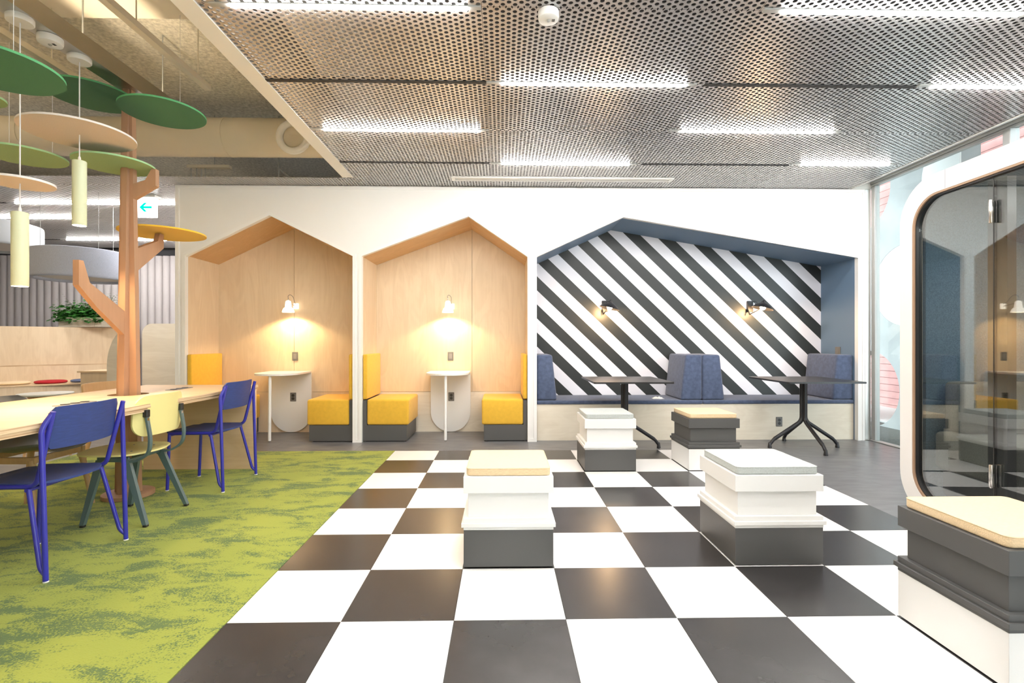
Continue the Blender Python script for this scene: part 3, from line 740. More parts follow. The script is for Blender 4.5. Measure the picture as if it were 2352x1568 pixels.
# ================================================================== LONG TABLE
tbl = thing('communal_table', 'long birch plywood table with the tree column rising through it', 'table', (-1.55, 0.5, 0))
x0, x1, y0, y1 = -2.04, -1.065, -1.25, 2.44
hole = [(TX + .122 * math.cos(-2 * PI * k / 36), TY + .122 * math.sin(-2 * PI * k / 36)) for k in range(36)]
def slab(z0, z1, e, name):
    g = G().prism([[(x0 + e, y0 + e), (x1 - e, y0 + e), (x1 - e, y1 - e), (x0 + e, y1 - e)], hole], z0, z1, 'Z')
    nside = 4 + 36; g.mi = [0] * len(g.f)
    for i in range(len(g.f) - nside, len(g.f)): g.mi[i] = 1
    mk(name, g, [M['birch_h'], M['ply']], tbl)
slab(0.7125, 0.735, 0, 'tabletop'); slab(0.689, 0.712, 0.006, 'tabletop')
for ya in (y1 - .044, y0 + .012):
    g = G().box(x0 + .008, x1 - .006, ya, ya + .028, 0.002, 0.689)
    mk('end_panel', g, M['birch_h'], tbl)
def power_plate(xc, yc, label):
    t = thing('power_outlet', label, 'outlet', (xc, yc, .735))
    mk('plate', G().rbox(xc - .035, xc + .035, yc - .12, yc + .12, .735, .739, r=.0015, seg=1), M['sock'], t)
    for k in (-.07, 0, .07):
        mk('socket', G().lathe([(.0001, .7395), (.022, .7395), (.024, .7425), (.020, .7425)], xc, yc + k, 18), M['sock_d'], t)
power_plate(-1.50, 2.05, 'dark power outlet plate set in the far end of the long table')
power_plate(-1.52, 1.10, 'power outlet plate set in the long table behind the near blue chair')

# ================================================================== CHAIRS
def blue_chair(loc, label):
    """local frame: origin on floor at seat middle, faces -X, rear legs at x=+.22"""
    t = thing('dining_chair', label, 'chair', loc, 0)
    Z = (0, 0, 0); r = .0115; bm_ = M['chair_blue']
    for s in (-1, 1):
        yr = s * .245; yf = s * .196; yb = s * .215
        mk('rear_leg', G().tube(fillet([(.225, yr, .0), (.205, yr, .70), (.213, yr - s * .012, .735), (.228, yb, .775)], .03), r, 12), bm_, t, smooth=60, off=Z)
        mk('back_tube', G().tube(fillet([(.232, yb, .785), (.145, yb - s * .01, .43), (-.20, yf, .425)], .045), r, 12), bm_, t, smooth=60, off=Z)
        mk('rear_strut', G().tube(fillet([(.115, yr - s * .035, .418), (.195, yr - s * .005, .06), (.222, yr, .035)], .03), r * .92, 12), bm_, t, smooth=60, off=Z)
        mk('front_leg', G().tube([(-.198, yf, .428), (-.215, yf, .0)], r, 12), bm_, t, smooth=60, off=Z)
        mk('foot', G().lathe([(.0122, 0), (.0122, .005), (.0115, .006)], -.215, yf, 12).lathe([(.0122, 0), (.0122, .005), (.0115, .006)], .225, yr, 12), M['white_p'], t, off=Z)
    mk('cross_tube', G().tube([(-.20, -.196, .412), (-.20, .196, .412)], r * .9, 10), bm_, t, smooth=60, off=Z)
    mk('cross_tube', G().tube([(.112, -.22, .416), (.112, .22, .416)], r * .8, 10), bm_, t, smooth=60, off=Z)
    # seat : slightly dished ply
    def seat(n=14):
        vs = []; fs = []
        ro = 12
        for i in range(ro + 1):
            u = i / ro; x = -.24 + u * .42
            half = .175 + .035 * math.sin(PI * min(1, u * 1.0) * .5)
            if u > .8: half *= 1 - ((u - .8) / .2) ** 2 * .45
            if u < .1: half *= .93 + .7 * u
            for k in range(n + 1):
                w = -1 + 2 * k / n
                xx = x + (.02 * (1 - w * w) if u > .8 else 0)
                vs.append((xx, w * half, .444 - .012 * (1 - w * w) * math.sin(PI * u) + (.01 * (0 if u > .1 else -1))))
        m = len(vs)
        vs += [(v[0], v[1], v[2] - .011) for v in vs]
        for i in range(ro):
            for k in range(n):
                a = i * (n + 1) + k; b = a + 1; c = b + n + 1; d = a + n + 1
                fs.append((a, b, c, d)); fs.append((m + d, m + c, m + b, m + a))
        edge = [k for k in range(n + 1)] + [(n + 1) * i + n for i in range(1, ro + 1)] + [(n + 1) * ro + k for k in range(n - 1, -1, -1)] + [(n + 1) * i for i in range(ro - 1, 0, -1)]
        for i in range(len(edge)):
            a, b = edge[i], edge[(i + 1) % len(edge)]; fs.append((b, a, m + a, m + b))
        return G().add(vs, fs)
    mk('seat', seat(), M['chair_blue_ply'], t, smooth=45, off=Z)
    def back(n=18):
        vs = []; fs = []; rows = 8
        for i in range(rows + 1):
            u = i / rows; z = .60 + u * .205
            for k in range(n + 1):
                w = -1 + 2 * k / n
                half = .205
                rr = .035
                zz = z
                if abs(w) > .82:
                    q = (abs(w) - .82) / .18; zz = .7025 + (z - .7025) * (1 - .30 * q ** 3)
                vs.append((.185 + .155 * (zz - .60) + .040 * (1 - w * w) - .012, w * half, zz))
        m = len(vs); vs += [(v[0] + .010, v[1], v[2]) for v in vs]
        for i in range(rows):
            for k in range(n):
                a = i * (n + 1) + k; b = a + 1; c = b + n + 1; d = a + n + 1
                fs.append((a, b, c, d)); fs.append((m + d, m + c, m + b, m + a))
        edge = [k for k in range(n + 1)] + [(n + 1) * i + n for i in range(1, rows + 1)] + [(n + 1) * rows + k for k in range(n - 1, -1, -1)] + [(n + 1) * i for i in range(rows - 1, 0, -1)]
        for i in range(len(edge)):
            a, b = edge[i], edge[(i + 1) % len(edge)]; fs.append((b, a, m + a, m + b))
        return G().add(vs, fs)
    mk('backrest', back(), M['chair_blue_ply'], t, smooth=45, off=Z)
    return t
c1 = blue_chair((-1.245, 0.595, 0.002), 'blue steel and plywood chair nearest the camera at the long table')
dup(c1, (-1.195, 1.965, 0.002), 'blue steel and plywood chair at the far end of the long table')

def oval_shell(x0, x1, half, zc, sag, thick, n=16, rows=12, pw=2.6):
    """superellipse seat plate"""
    vs = []; fs = []
    for i in range(rows + 1):
        u = -1 + 2 * i / rows; wmax = max(0.0, 1 - abs(u) ** pw) ** (1 / pw)
        if i in (0, rows): wmax = .45
        x = (x0 + x1) / 2 + u * (x1 - x0) / 2 * (.985 if i in (0, rows) else 1)
        for k in range(n + 1):
            w = (-1 + 2 * k / n)
            xx = x - (math.copysign(1, u) * .02 * w * w * abs(u) ** 3)
            vs.append((xx, w * half * wmax, zc - sag * (1 - w * w) * (1 - u * u) + .012 * w * w * 0))
    m = len(vs); vs += [(v[0], v[1], v[2] - thick) for v in vs]
    for i in range(rows):
        for k in range(n):
            a = i * (n + 1) + k; b = a + 1; c = b + n + 1; d = a + n + 1
            fs.append((a, b, c, d)); fs.append((m + d, m + c, m + b, m + a))
    edge = [k for k in range(n + 1)] + [(n + 1) * i + n for i in range(1, rows + 1)] + [(n + 1) * rows + k for k in range(n - 1, -1, -1)] + [(n + 1) * i for i in range(rows - 1, 0, -1)]
    for i in range(len(edge)):
        a, b = edge[i], edge[(i + 1) % len(edge)]; fs.append((b, a, m + a, m + b))
    return G().add(vs, fs)

def curved_plate(half, z0, z1, xf, thick, rad, n=20, rows=10):
    """rounded-corner plate; xf(w,z) gives the x of the front face"""
    vs = []; fs = []; H = (z1 - z0) / 2; zc = (z0 + z1) / 2
    for i in range(rows + 1):
        v = -1 + 2 * i / rows
        for k in range(n + 1):
            w = -1 + 2 * k / n
            # squircle mapping
            y = w * half; z = v * H
            dy = max(0, abs(y) - (half - rad)) / rad; dz = max(0, abs(z) - (H - rad)) / rad
            if dy > 0 and dz > 0:
                l = math.hypot(dy, dz); mx = max(dy, dz); sc = mx / l
                y = math.copysign(half - rad + dy * sc * rad, y); z = math.copysign(H - rad + dz * sc * rad, z)
            vs.append((xf(y / half, zc + z), y, zc + z))
    m = len(vs); vs += [(v[0] + thick, v[1], v[2]) for v in vs]
    for i in range(rows):
        for k in range(n):
            a = i * (n + 1) + k; b = a + 1; c = b + n + 1; d = a + n + 1
            fs.append((a, b, c, d)); fs.append((m + d, m + c, m + b, m + a))
    edge = [k for k in range(n + 1)] + [(n + 1) * i + n for i in range(1, rows + 1)] + [(n + 1) * rows + k for k in range(n - 1, -1, -1)] + [(n + 1) * i for i in range(rows - 1, 0, -1)]
    for i in range(len(edge)):
        a, b = edge[i], edge[(i + 1) % len(edge)]; fs.append((b, a, m + a, m + b))
    return G().add(vs, fs)

def yellow_chair(loc, label):
    t = thing('dining_chair', label, 'chair', loc, 0); Z = (0, 0, 0); st = M['teal_steel']
    # local: faces -X ; rear feet x=+.18, front feet x=-.18
    def flat_leg(a, b, w0, w1, d0, d1):
        a = Vector(a); b = Vector(b); g = G(); vs = []
        for p, w, d in ((a, w0, d0), (b, w1, d1)):
            for sx, sy in ((-1, -1), (1, -1), (1, 1), (-1, 1)): vs.append((p.x + sx * w / 2, p.y + sy * d / 2, p.z))
        return g.add(vs, [(0, 3, 2, 1), (4, 5, 6, 7), (0, 1, 5, 4), (1, 2, 6, 5), (2, 3, 7, 6), (3, 0, 4, 7)])
    for s in (-1, 1):
        yt = s * .150; yb = s * .192
        for nm, xt, xb in (('rear_leg', .035, .182), ('front_leg', -.115, -.19)):
            mk(nm, flat_leg((xb, yb, .014), (xt, yt, .395), .024, .048, .026, .022), st, t, off=Z)
            mk('foot', G().rbox(xb - .012, xb + .012, yb - .013, yb + .013, 0, .014, r=.003, seg=1), M['sock_d'], t, off=Z)
        mk('side_rail', G().rbox(-.135, .055, yt - .010, yt + .010, .380, .412, r=.006), st, t, smooth=40, off=Z)
        mk('hub', G().prism([(.035 + .022 * math.cos(2 * PI * k / 16), .385 + .022 * math.sin(2 * PI * k / 16)) for k in range(16)], yt - .014, yt + .014, 'Y'), st, t, smooth=40, off=Z)
        mk('hub_bore', G().prism([(.035 + .011 * math.cos(2 * PI * k / 16), .385 + .011 * math.sin(2 * PI * k / 16)) for k in range(16)], yt - .0145 if s < 0 else yt + .014, yt - .014 if s < 0 else yt + .0145, 'Y'), M['sock_d'], t, off=Z)
        # back support strap
        path = fillet([(.045, yt, .385), (.10, s * .152, .385), (.178, s * .158, .43), (.190, s * .160, .52), (.165, s * .160, .665)], .05, 6)
        g = G(); vs = []; fs = []
        for i, p in enumerate(path):
            a = path[max(i - 1, 0)]; b = path[min(i + 1, len(path) - 1)]; tt = (b - a).normalized(); nn = Vector((tt.z, 0, -tt.x))
            for q, y in ((-.006, -.012), (.006, -.012), (.006, .012), (-.006, .012)): vs.append(p + nn * q + Vector((0, y, 0)))
        for i in range(len(path) - 1):
            for k in range(4): fs.append((i * 4 + k, i * 4 + (k + 1) % 4, i * 4 + 4 + (k + 1) % 4, i * 4 + 4 + k))
        fs.append((0, 1, 2, 3)); e = (len(path) - 1) * 4; fs.append((e + 3, e + 2, e + 1, e))
        mk('back_support', g.add(vs, fs), st, t, smooth=40, off=Z)
        mk('support_cap', G().rbox(.150, .178, s * .160 - .015, s * .160 + .015, .655, .700, r=.003, seg=1), M['sock_d'], t, off=Z)
        mk('screw_plate', G().box(.1715, .1765, s * .160 - .008, s * .160 + .008, .628, .650), M['chrome'], t, off=Z)
        for x in (-.10, .03): mk('seat_spacer', G().lathe([(.011, .412), (.011, .424)], x, yt * .93, 12), M['sock_d'], t, off=Z)
    mk('cross_bar', G().rbox(.025, .045, -.15, .15, .378, .396, r=.005), st, t, off=Z)
    mk('cross_bar', G().rbox(-.125, -.105, -.15, .15, .378, .396, r=.005), st, t, off=Z)
    mk('seat', oval_shell(-.30, .145, .215, .434, .008, .010, pw=3.0), M['yellow_ply'], t, smooth=45, off=Z)
    g = G()
    for x, y in ((-.10, .1), (.03, .1), (-.10, -.1), (.03, -.1)): g.lathe([(.006, .4335), (.006, .436)], x, y, 10)
    mk('screw', g, M['sock'], t, off=Z)
    mk('backrest', curved_plate(.225, .535, .785, lambda w, z: .112 + .05 * (1 - w * w) + .06 * (z - .535), .010, .085), M['yellow_ply'], t, smooth=45, off=Z)
    return t
yellow_chair((-1.232, 1.228, 0.002), 'pale yellow plywood chair with grey green steel legs, between the two blue chairs')

def wooden_frame(t, Z, m):
    for s in (-1, 1):
        mk('front_leg', G().tube([(.215, s * .215, 0), (.165, s * .175, .385)], [.013, .020], 14), m, t, smooth=50, off=Z)
        mk('rear_leg', G().tube([(-.235, s * .215, 0), (-.165, s * .175, .385)], [.013, .020], 14), m, t, smooth=50, off=Z)
        mk('side_rail', G().rbox(-.19, .19, s * .175 - .011, s * .175 + .011, .365, .405, r=.004), m, t, off=Z)
    mk('front_rail', G().rbox(.155, .177, -.175, .175, .365, .405, r=.004), m, t, off=Z)
    mk('rear_rail', G().rbox(-.177, -.155, -.175, .175, .365, .405, r=.004), m, t, off=Z)
def shell_chair(loc, label):
    """faces +X"""
    t = thing('shell_chair', label, 'chair', loc, 0); Z = (0, 0, 0)
    wooden_frame(t, Z, M['oak'])
    prof = [(.245, .425, .175), (.225, .447, .205), (.14, .440, .228), (.03, .428, .235), (-.09, .430, .232), (-.175, .458, .226), (-.215, .52, .220), (-.235, .60, .215), (-.25, .68, .21), (-.262, .73, .185), (-.266, .755, .13)]
    n = 16; vs = []; fs = []
    for i, (x, z, h) in enumerate(prof):
        for k in range(n + 1):
            w = -1 + 2 * k / n; e = w * w * w * w
            vs.append((x + (.055 * w * w if i > 5 else 0), w * h, z + (.045 * e if i <= 5 else 0)))
    m_ = len(vs); vs += [(v[0] + (-.006 if i // (n + 1) > 5 else 0), v[1], v[2] - (.008 if i // (n + 1) <= 6 else 0)) for i, v in enumerate(vs)]
    R = len(prof) - 1
    for i in range(R):
        for k in range(n):
            a = i * (n + 1) + k; b = a + 1; c = b + n + 1; d = a + n + 1
            fs.append((a, b, c, d)); fs.append((m_ + d, m_ + c, m_ + b, m_ + a))
    edge = [k for k in range(n + 1)] + [(n + 1) * i + n for i in range(1, R + 1)] + [(n + 1) * R + k for k in range(n - 1, -1, -1)] + [(n + 1) * i for i in range(R - 1, 0, -1)]
    for i in range(len(edge)):
        a, b = edge[i], edge[(i + 1) % len(edge)]; fs.append((b, a, m_ + a, m_ + b))
    mk('seat_shell', G().add(vs, fs), M['shell'], t, smooth=60, off=Z)
    return t
s1 = shell_chair((-1.95, 1.28, 0.002), 'grey plastic shell chair with oak legs tucked in across the table')
dup(s1, (-1.92, 0.56, 0.002), 'grey plastic shell chair at the left picture edge, only an oak leg showing')
def wooden_chair(loc, label):
    t = thing('wooden_chair', label, 'chair', loc, 0); Z = (0, 0, 0)
    wooden_frame(t, Z, M['oak'])
    mk('seat', oval_shell(-.20, .225, .21, .425, .01, .014, pw=4), M['oak'], t, smooth=45, off=Z)
    for s in (-1, 1): mk('back_post', G().tube([(-.165, s * .175, .40), (-.235, s * .19, .66)], [.016, .012], 12), M['oak'], t, smooth=50, off=Z)
    mk('backrest', curved_plate(.235, .60, .745, lambda w, z: -.265 + .06 * w * w - .12 * (z - .60), .014, .03), M['oak'], t, smooth=45, off=Z)
    return t
wooden_chair((-2.32, 2.60, 0.002), 'all-wood oak chair behind the far half of the long table')

# ================================================================== BOOTHS (niche furniture)
def booth_bench(xw, d, label):
    """xw wall x, d=+1 bench extends to +x. seat 0.47 deep"""
    t = thing('booth_bench', label, 'bench', (xw + d * .25, 3.87, 0))
    a = lambda u: xw + d * u
    y0, y1 = 3.556, 4.168
    g = G().box(a(.004), a(.488), y0 + .004, y1, .012, .186).box(a(.004), a(.045), y0 + .004, y1, .186, .462)
    mk('base', g, M['grey_lam'], t)
    mk('plinth', G().box(a(.03), a(.45), y0 + .02, y1 - .02, 0, .012), M['joint'], t)
    mk('seat', G().rbox(*sorted((a(.047), a(.512))), y0, y1, .187, .472, r=.022, seg=4), M['yellow_fab'], t, smooth=60)
    mk('backrest', G().rbox(*sorted((a(.003), a(.052))), y0, y1, .474, .975, r=.014, seg=3), M['yellow_fab'], t, smooth=60)
    return t
booth_bench(H1['x0'], 1, 'mustard booth bench on the left of the left wooden niche')
booth_bench(H1['x1'], -1, 'mustard booth bench on the right of the left wooden niche')
booth_bench(H2['x0'], 1, 'mustard booth bench on the left of the middle wooden niche')
booth_bench(H2['x1'], -1, 'mustard booth bench on the right of the middle wooden niche')

def booth_table(xc, label):
    t = thing('booth_table', label, 'table', (xc, 3.87, 0)); r = .245
    pr = [(xc - r, YB - .026), (xc + r, YB - .026)] + [(xc + r * math.cos(-PI * k / 20), 3.80 + r * math.sin(-PI * k / 20)) for k in range(21)]
    mk('tabletop', G().prism(pr, .735, .756, 'Z'), M['white_l'], t)
    zc = r + .004
    pr = [(xc - r, .735), (xc + r, .735)] + [(xc + r * math.cos(-PI * k / 24), zc + r * math.sin(-PI * k / 24)) for k in range(25)]
    mk('back_plate', G().prism(pr, YB - .026, YB - .006, 'Y'), M['white_l'], t)
    mk('leg', G().tube([(xc, 3.60, .735), (xc, 3.590, .012)], [.0165, .0165], 16), M['white_l'], t, smooth=60)
    mk('foot', G().lathe([(.010, 0), (.012, .003), (.012, .008), (.006, .010), (.006, .014)], xc, 3.590, 12), M['chrome'], t, smooth=60)
booth_table(-1.497, 'white wall table on one leg in the left wooden niche')
booth_table(0.458, 'white wall table on one leg in the middle wooden niche')

def sconce(xw, x, z, label):
    """bone china bell shade on an arm; xw= wall plate x, x=shade axis"""
    ys = YB - .17
    t = thing('wall_lamp', label, 'lamp', (xw, YB, z))
    mk('wall_plate', G().rbox(xw - .032, xw + .032, YB - .016, YB, z - .035, z + .035, r=.012, seg=3), M['shade_glow'], t, smooth=50)
    mk('arm', G().tube([(xw, YB - .016, z), (x, ys + .02, z + .03)], .006, 10), M['chrome'], t, smooth=60)
    prof = [(.068, -.085), (.0695, -.080), (.062, -.055), (.052, -.035), (.038, -.026), (.036, -.005), (.031, .040), (.024, .052), (.008, .058)]
    g = G().lathe([(.065, -.084)] + prof, x, ys, 28, z)
    g.f = [f for f in g.f if len(f) == 4]; g.mi = [0] * len(g.f)
    mk('shade', g, M['shade_glow'], t, smooth=50)
    mk('cord_grip', G().lathe([(.009, .056), (.009, .066), (.005, .068), (.005, .076), (.0065, .078), (.004, .086)], x, ys, 14, z), M['chrome'], t, smooth=50)
    mk('cable', G().tube(bez([(x, ys, z + .084), (x - .006, ys + .01, z + .112), (x + .012, ys + .03, z + .128), (x + .034, ys + .06, z + .10), (x + .03, ys + .10, z + .055), (xw, YB - .016, z + .03)], 6), .0028, 8), M['sock'], t, smooth=60)
    mk('bulb', G().lathe([(.0001, -.070), (.016, -.066), (.024, -.048), (.020, -.028), (.012, -.012), (.0001, -.01)], x, ys, 18, z), M['warm_em'], t, smooth=60)
    ld = bpy.data.lights.new('bulb_light', 'SPOT'); ld.energy = 22; ld.color = (1.0, .70, .36); ld.spot_size = 2.5; ld.spot_blend = .35; ld.shadow_soft_size = .025
    lo = bpy.data.objects.new('bulb_light', ld); C.objects.link(lo); lo.parent = t; lo.location = (x - xw, ys - YB, -.075)
sconce(-1.445, -1.470, 1.552, 'small white bell-shaped wall lamp in the left wooden niche')
sconce(0.470, 0.440, 1.552, 'small white bell-shaped wall lamp in the middle wooden niche')

def plate(x, y, z, label, kind, face='Y', w=.036, h=.054):
    nm = 'light_switch' if kind == 's' else 'power_outlet'
    t = thing(nm, label, 'switch' if kind == 's' else 'outlet', (x, y, z))
    if face == 'Y':
        mk('cover_plate', G().rbox(x - w, x + w, y - .008, y, z - h, z + h, r=.003, seg=1), M['sock'], t)
        if kind == 's': mk('rocker', G().rbox(x - .020, x + .020, y - .0115, y - .008, z - .033, z + .033, r=.0015, seg=1), mat('grey_rocker', (.24, .23, .22, 1), .45), t)
        else:
            for dz in (-.019, .019):
                mk('socket', G().prism([[(x + .0165 * math.cos(2 * PI * k / 18), z + dz + .0165 * math.sin(2 * PI * k / 18)) for k in range(18)]], y - .0095, y - .008, 'Y'), M['sock_d'], t)
                g = G()
                for dx in (-.006, .006): g.prism([(x + dx + .0022 * math.cos(2 * PI * k / 8), z + dz + .0022 * math.sin(2 * PI * k / 8)) for k in range(8)], y - .0105, y - .0095, 'Y')
                mk('contact_hole', g, M['sock'], t)
    else:
        mk('cover_plate', G().rbox(x - .008, x, y - w, y + w, z - h, z + h, r=.003, seg=1), M['sock'], t)
        mk('rocker', G().rbox(x - .0115, x - .008, y - .02, y + .02, z - .033, z + .033, r=.0015, seg=1), M['sock'], t)
plate(-1.458, YB, .935, 'grey light switch above the table in the left niche', 's')
plate(0.455, YB, .935, 'grey light switch above the table in the middle niche', 's')
plate(-1.470, YB - .026, .437, 'double power outlet on the white back plate in the left niche', 'o')
plate(0.466, YB - .026, .437, 'double power outlet on the white back plate in the middle niche', 'o')
plate(H3['x1'], 3.86, 1.00, 'grey switch plate on the blue side wall above the bench', 's', 'X', w=.045)

# ---- blue niche bench
bb = thing('wall_bench', 'long pale birch bench box along the striped wall', 'bench', (3.3, 3.9, 0))
mk('bench_front', G().box(1.483, 5.111, 3.600, 3.618, 0, .407), M['birch_pale'], bb)
mk('bench_top', G().box(1.483, 5.111, 3.618, 4.178, .389, .407), M['birch_pale'], bb)
plate(4.25, 3.600, .205, 'double power outlet low on the birch bench front', 'o')
for a, b, lb in ((1.485, 3.369, 'long blue seat pad on the left half of the wall bench'), (3.373, 5.108, 'long blue seat pad on the right half of the wall bench')):
    t = thing('seat_cushion', lb, 'cushion', ((a + b) / 2, 3.88, .408))
    mk('pad', G().rbox(a, b, 3.585, 4.176, .408, .452, r=.014, seg=3), M['blue_fab'], t, smooth=60)
def wedge(xa, xb, s, label, dtop=.055):
    """back block: flat side at xa, slanted side toward xb"""
    t = thing('back_cushion', label, 'cushion', ((xa + xb) / 2, 3.88, .453))
    y0, y1 = 3.60, 4.168
    bm = bmesh.new(); z0, z1 = .454, .968
    xt = xb - s * dtop
    vs = [bm.verts.new(v) for v in ((xa, y0, z0), (xb, y0, z0), (xb, y1, z0), (xa, y1, z0), (xa, y0, z1), (xt, y0, z1), (xt, y1, z1), (xa, y1, z1))]
    for f in ((0, 3, 2, 1), (4, 5, 6, 7), (0, 1, 5, 4), (1, 2, 6, 5), (2, 3, 7, 6), (3, 0, 4, 7)): bm.faces.new([vs[i] for i in f])
    bmesh.ops.recalc_face_normals(bm, faces=bm.faces)
    bmesh.ops.bevel(bm, geom=list(bm.edges), offset=.024, segments=4, profile=.5, affect='EDGES')
    mk('block', G().bm(bm), M['blue_fab'], t, smooth=60)
wedge(1.484, 1.715, 1, 'blue wedge backrest against the left side of the striped niche')
wedge(3.369, 3.125, -1, 'blue wedge backrest in the middle of the bench, left one of the pair')
wedge(3.373, 3.628, 1, 'blue wedge backrest in the middle of the bench, right one of the pair')
wedge(5.108, 4.872, -1, 'blue wedge backrest at the window end of the bench')
# crumpled cloth left on the bench
t = thing('cleaning_cloth', 'small crumpled white cloth lying on the blue bench pad', 'cloth', (2.90, 3.80, .453))
g = G(); vs = []; fs = []
for i in range(9):
    for k in range(7):
        a = 2 * PI * i / 9
        u, v = i / 8, k / 6
        vs.append((2.85 + u * .13, 3.72 + v * .09 + .01 * math.sin(u * 9), .4535 + (.012 + .010 * math.sin(u * 11 + v * 5) + .008 * math.cos(v * 13 + u * 4)) * math.sin(PI * u) ** .5 * math.sin(PI * v) ** .5))
for i in range(8):
    for k in range(6): fs.append((i * 7 + k, i * 7 + k + 1, (i + 1) * 7 + k + 1, (i + 1) * 7 + k))
n_ = len(vs); vs += [(v[0], v[1], .453) for v in vs]
fs += [tuple(n_ + i for i in reversed(f)) for f in fs]
mk('cloth_sheet', g.add(vs, fs), M['cloth'], t, smooth=True)

# ---- black wall lamps on the stripes
def black_lamp(xp, xs, z, label):
    t = thing('wall_lamp', label, 'lamp', (xp, YB, z)); ys = YB - .21
    mk('wall_box', G().rbox(xp - .035, xp + .035, YB - .035, YB, z - .055, z + .085, r=.004, seg=1), M['black'], t)
    mk('arm', G().tube([(xp - .03, YB - .035, z - .03), (xp - .028, YB - .06, z - .085), (xs - .02, ys, z - .02)], .007, 10), M['black'], t, smooth=60)
    tilt = Matrix.Rotation(math.radians(14), 4, 'Y')
    def rotg(g, piv):
        p = Vector(piv); g.v = [tuple(p + (tilt @ (Vector(v) - p))) for v in g.v]; return g
    prof = [(.122, -.055), (.124, -.053), (.095, -.022), (.055, .004), (.028, .014), (.018, .018), (.0165, .045), (.010, .053), (.0001, .054)]
    g = G().lathe([(.120, -.054)] + prof, xs, ys, 32, z + .03)
    g.f = [f for f in g.f if len(f) == 4]; g.mi = [0] * len(g.f)
    mk('shade', rotg(g, (xs, ys, z + .03)), M['black'], t, smooth=50)
    mk('bulb', rotg(G().lathe([(.0001, -.072), (.022, -.066), (.034, -.045), (.030, -.022), (.014, -.002), (.0001, 0)], xs - .0, ys, 18, z + .03), (xs, ys, z + .03)), M['warm_em'], t, smooth=60)
    mk('cable', G().tube(bez([(xp + .02, YB - .036, z + .07), (xp + .05, YB - .07, z + .075), (xp + .055, YB - .11, z + .03), (xs - .015, ys, z + .07)], 6), .003, 8), M['black'], t, smooth=60)
    ld = bpy.data.lights.new('bulb_light', 'POINT'); ld.energy = 12; ld.color = (1.0, .62, .30); ld.shadow_soft_size = .035
    lo = bpy.data.objects.new('bulb_light', ld); C.objects.link(lo); lo.parent = t; lo.location = (xs - xp - .04, ys - YB, -.06)
black_lamp(2.372, 2.40, 1.54, 'black dome wall lamp on the left part of the striped wall')
black_lamp(4.200, 4.27, 1.54, 'black dome wall lamp on the right part of the striped wall')

# ---- black pedestal tables
def pedestal(xc, yc, label):
    t = thing('pedestal_table', label, 'table', (xc, yc, 0)); h = .392
    g = G().prism(rrect(xc - h, xc + h, yc - h, yc + h, .02, 5), .706, .723, 'Z')
    mk('tabletop', g, M['black_lam'], t)
    mk('top_mount', G().box(xc - .16, xc + .16, yc - .025, yc + .025, .694, .706).box(xc - .025, xc + .025, yc - .16, yc + .16, .694, .706), M['black'], t)
    for k in range(4):
        a = PI / 2 * k; dx, dy = math.cos(a), math.sin(a)
        pts = fillet([(xc + dx * .020, yc + dy * .020, .70), (xc + dx * .020, yc + dy * .020, .285), (xc + dx * .325, yc + dy * .325, .085), (xc + dx * .36, yc + dy * .36, .03)], .05, 6)
        mk('leg', G().tube(pts, [.019] * (len(pts) - 6) + [.0165] * 5 + [.013], 14), M['black'], t, smooth=60)
        mk('foot', G().lathe([(.0200, 0), (.0200, .008), (.013, .055), (.008, .06)], xc + dx * .36, yc + dy * .36, 14), M['black'], t, smooth=50)
    return t
pedestal(2.378, 3.185, 'square black pedestal table behind the white stool, before the striped wall')
pedestal(4.265, 3.165, 'square black pedestal table near the window end of the bench')

# ================================================================== STOOLS
def stool(i, j, body, base, cush, label):
    xa, ya = i * T + .003, j * T + .003; s = T - .006; xb, yb = xa + s, ya + s
    t = thing('block_stool', label, 'stool', ((xa + xb) / 2, (ya + yb) / 2, 0))
    def bx(e, z0, z1): return G().rbox(xa + e, xb - e, ya + e, yb - e, z0, z1, r=.0012, seg=1)
    mk('glide', G().box(xa + .03, xb - .03, ya + .03, yb - .03, 0, .006), M['joint'], t)
    mk('base', bx(.001, .006, .188), M[base], t)
    mk('moulding', bx(.0, .188, .204), M[body], t)
    mk('moulding', bx(-.010, .204, .224), M[body], t)
    mk('moulding', bx(.0, .224, .246), M[body], t)
    mk('body', bx(.022, .246, .369), M[body], t)
    mk('cap', bx(.0, .369, .450), M[body], t)
    bm = bmesh.new(); bmesh.ops.create_cube(bm, size=1.0)
    cx, cy, w = (xa + xb) / 2, (ya + yb) / 2, s / 2 - .014
    for v in bm.verts: v.co = Vector((cx + v.co.x * 2 * w, cy + v.co.y * 2 * w, .470 + v.co.z * .039))
    bmesh.ops.bevel(bm, geom=[e for e in bm.edges if abs(e.verts[0].co.z - e.verts[1].co.z) > .01], offset=.022, segments=5, affect='EDGES', profile=.5)
    bmesh.ops.bevel(bm, geom=[e for e in bm.edges if abs(e.verts[0].co.z - e.verts[1].co.z) < .001], offset=.008, segments=3, affect='EDGES', profile=.5)
    mk('cushion', G().bm(bm), M[cush], t, smooth=50)
    # piping seam round the top edge
    pts = [(p[0], p[1], .4865) for p in rrect(cx - w + .0005, cx + w - .0005, cy - w + .0005, cy + w - .0005, .022, 5)]
    mk('piping', G().tube(pts, .0022, 6, closed=True), M[cush], t, smooth=60)
stool(2, 1, 'white_l', 'grey_lam', 'sand_fab', 'white stool on a dark base with a sand cushion, in the middle of the floor')
stool(5, 1, 'white_l', 'grey_lam', 'mint_fab', 'large-looking white stool with pale grey green cushion, right of centre')
stool(4, 5, 'white_l', 'grey_lam', 'mint_fab', 'far white stool with pale grey green cushion, before a black table')
stool(6, 5, 'grey_lam', 'white_l', 'sand_fab', 'far dark grey stool on a white base with a sand cushion')
stool(6, -1, 'grey_lam', 'white_l', 'sand_fab', 'nearest dark grey stool on a white base, cut by the right picture edge')

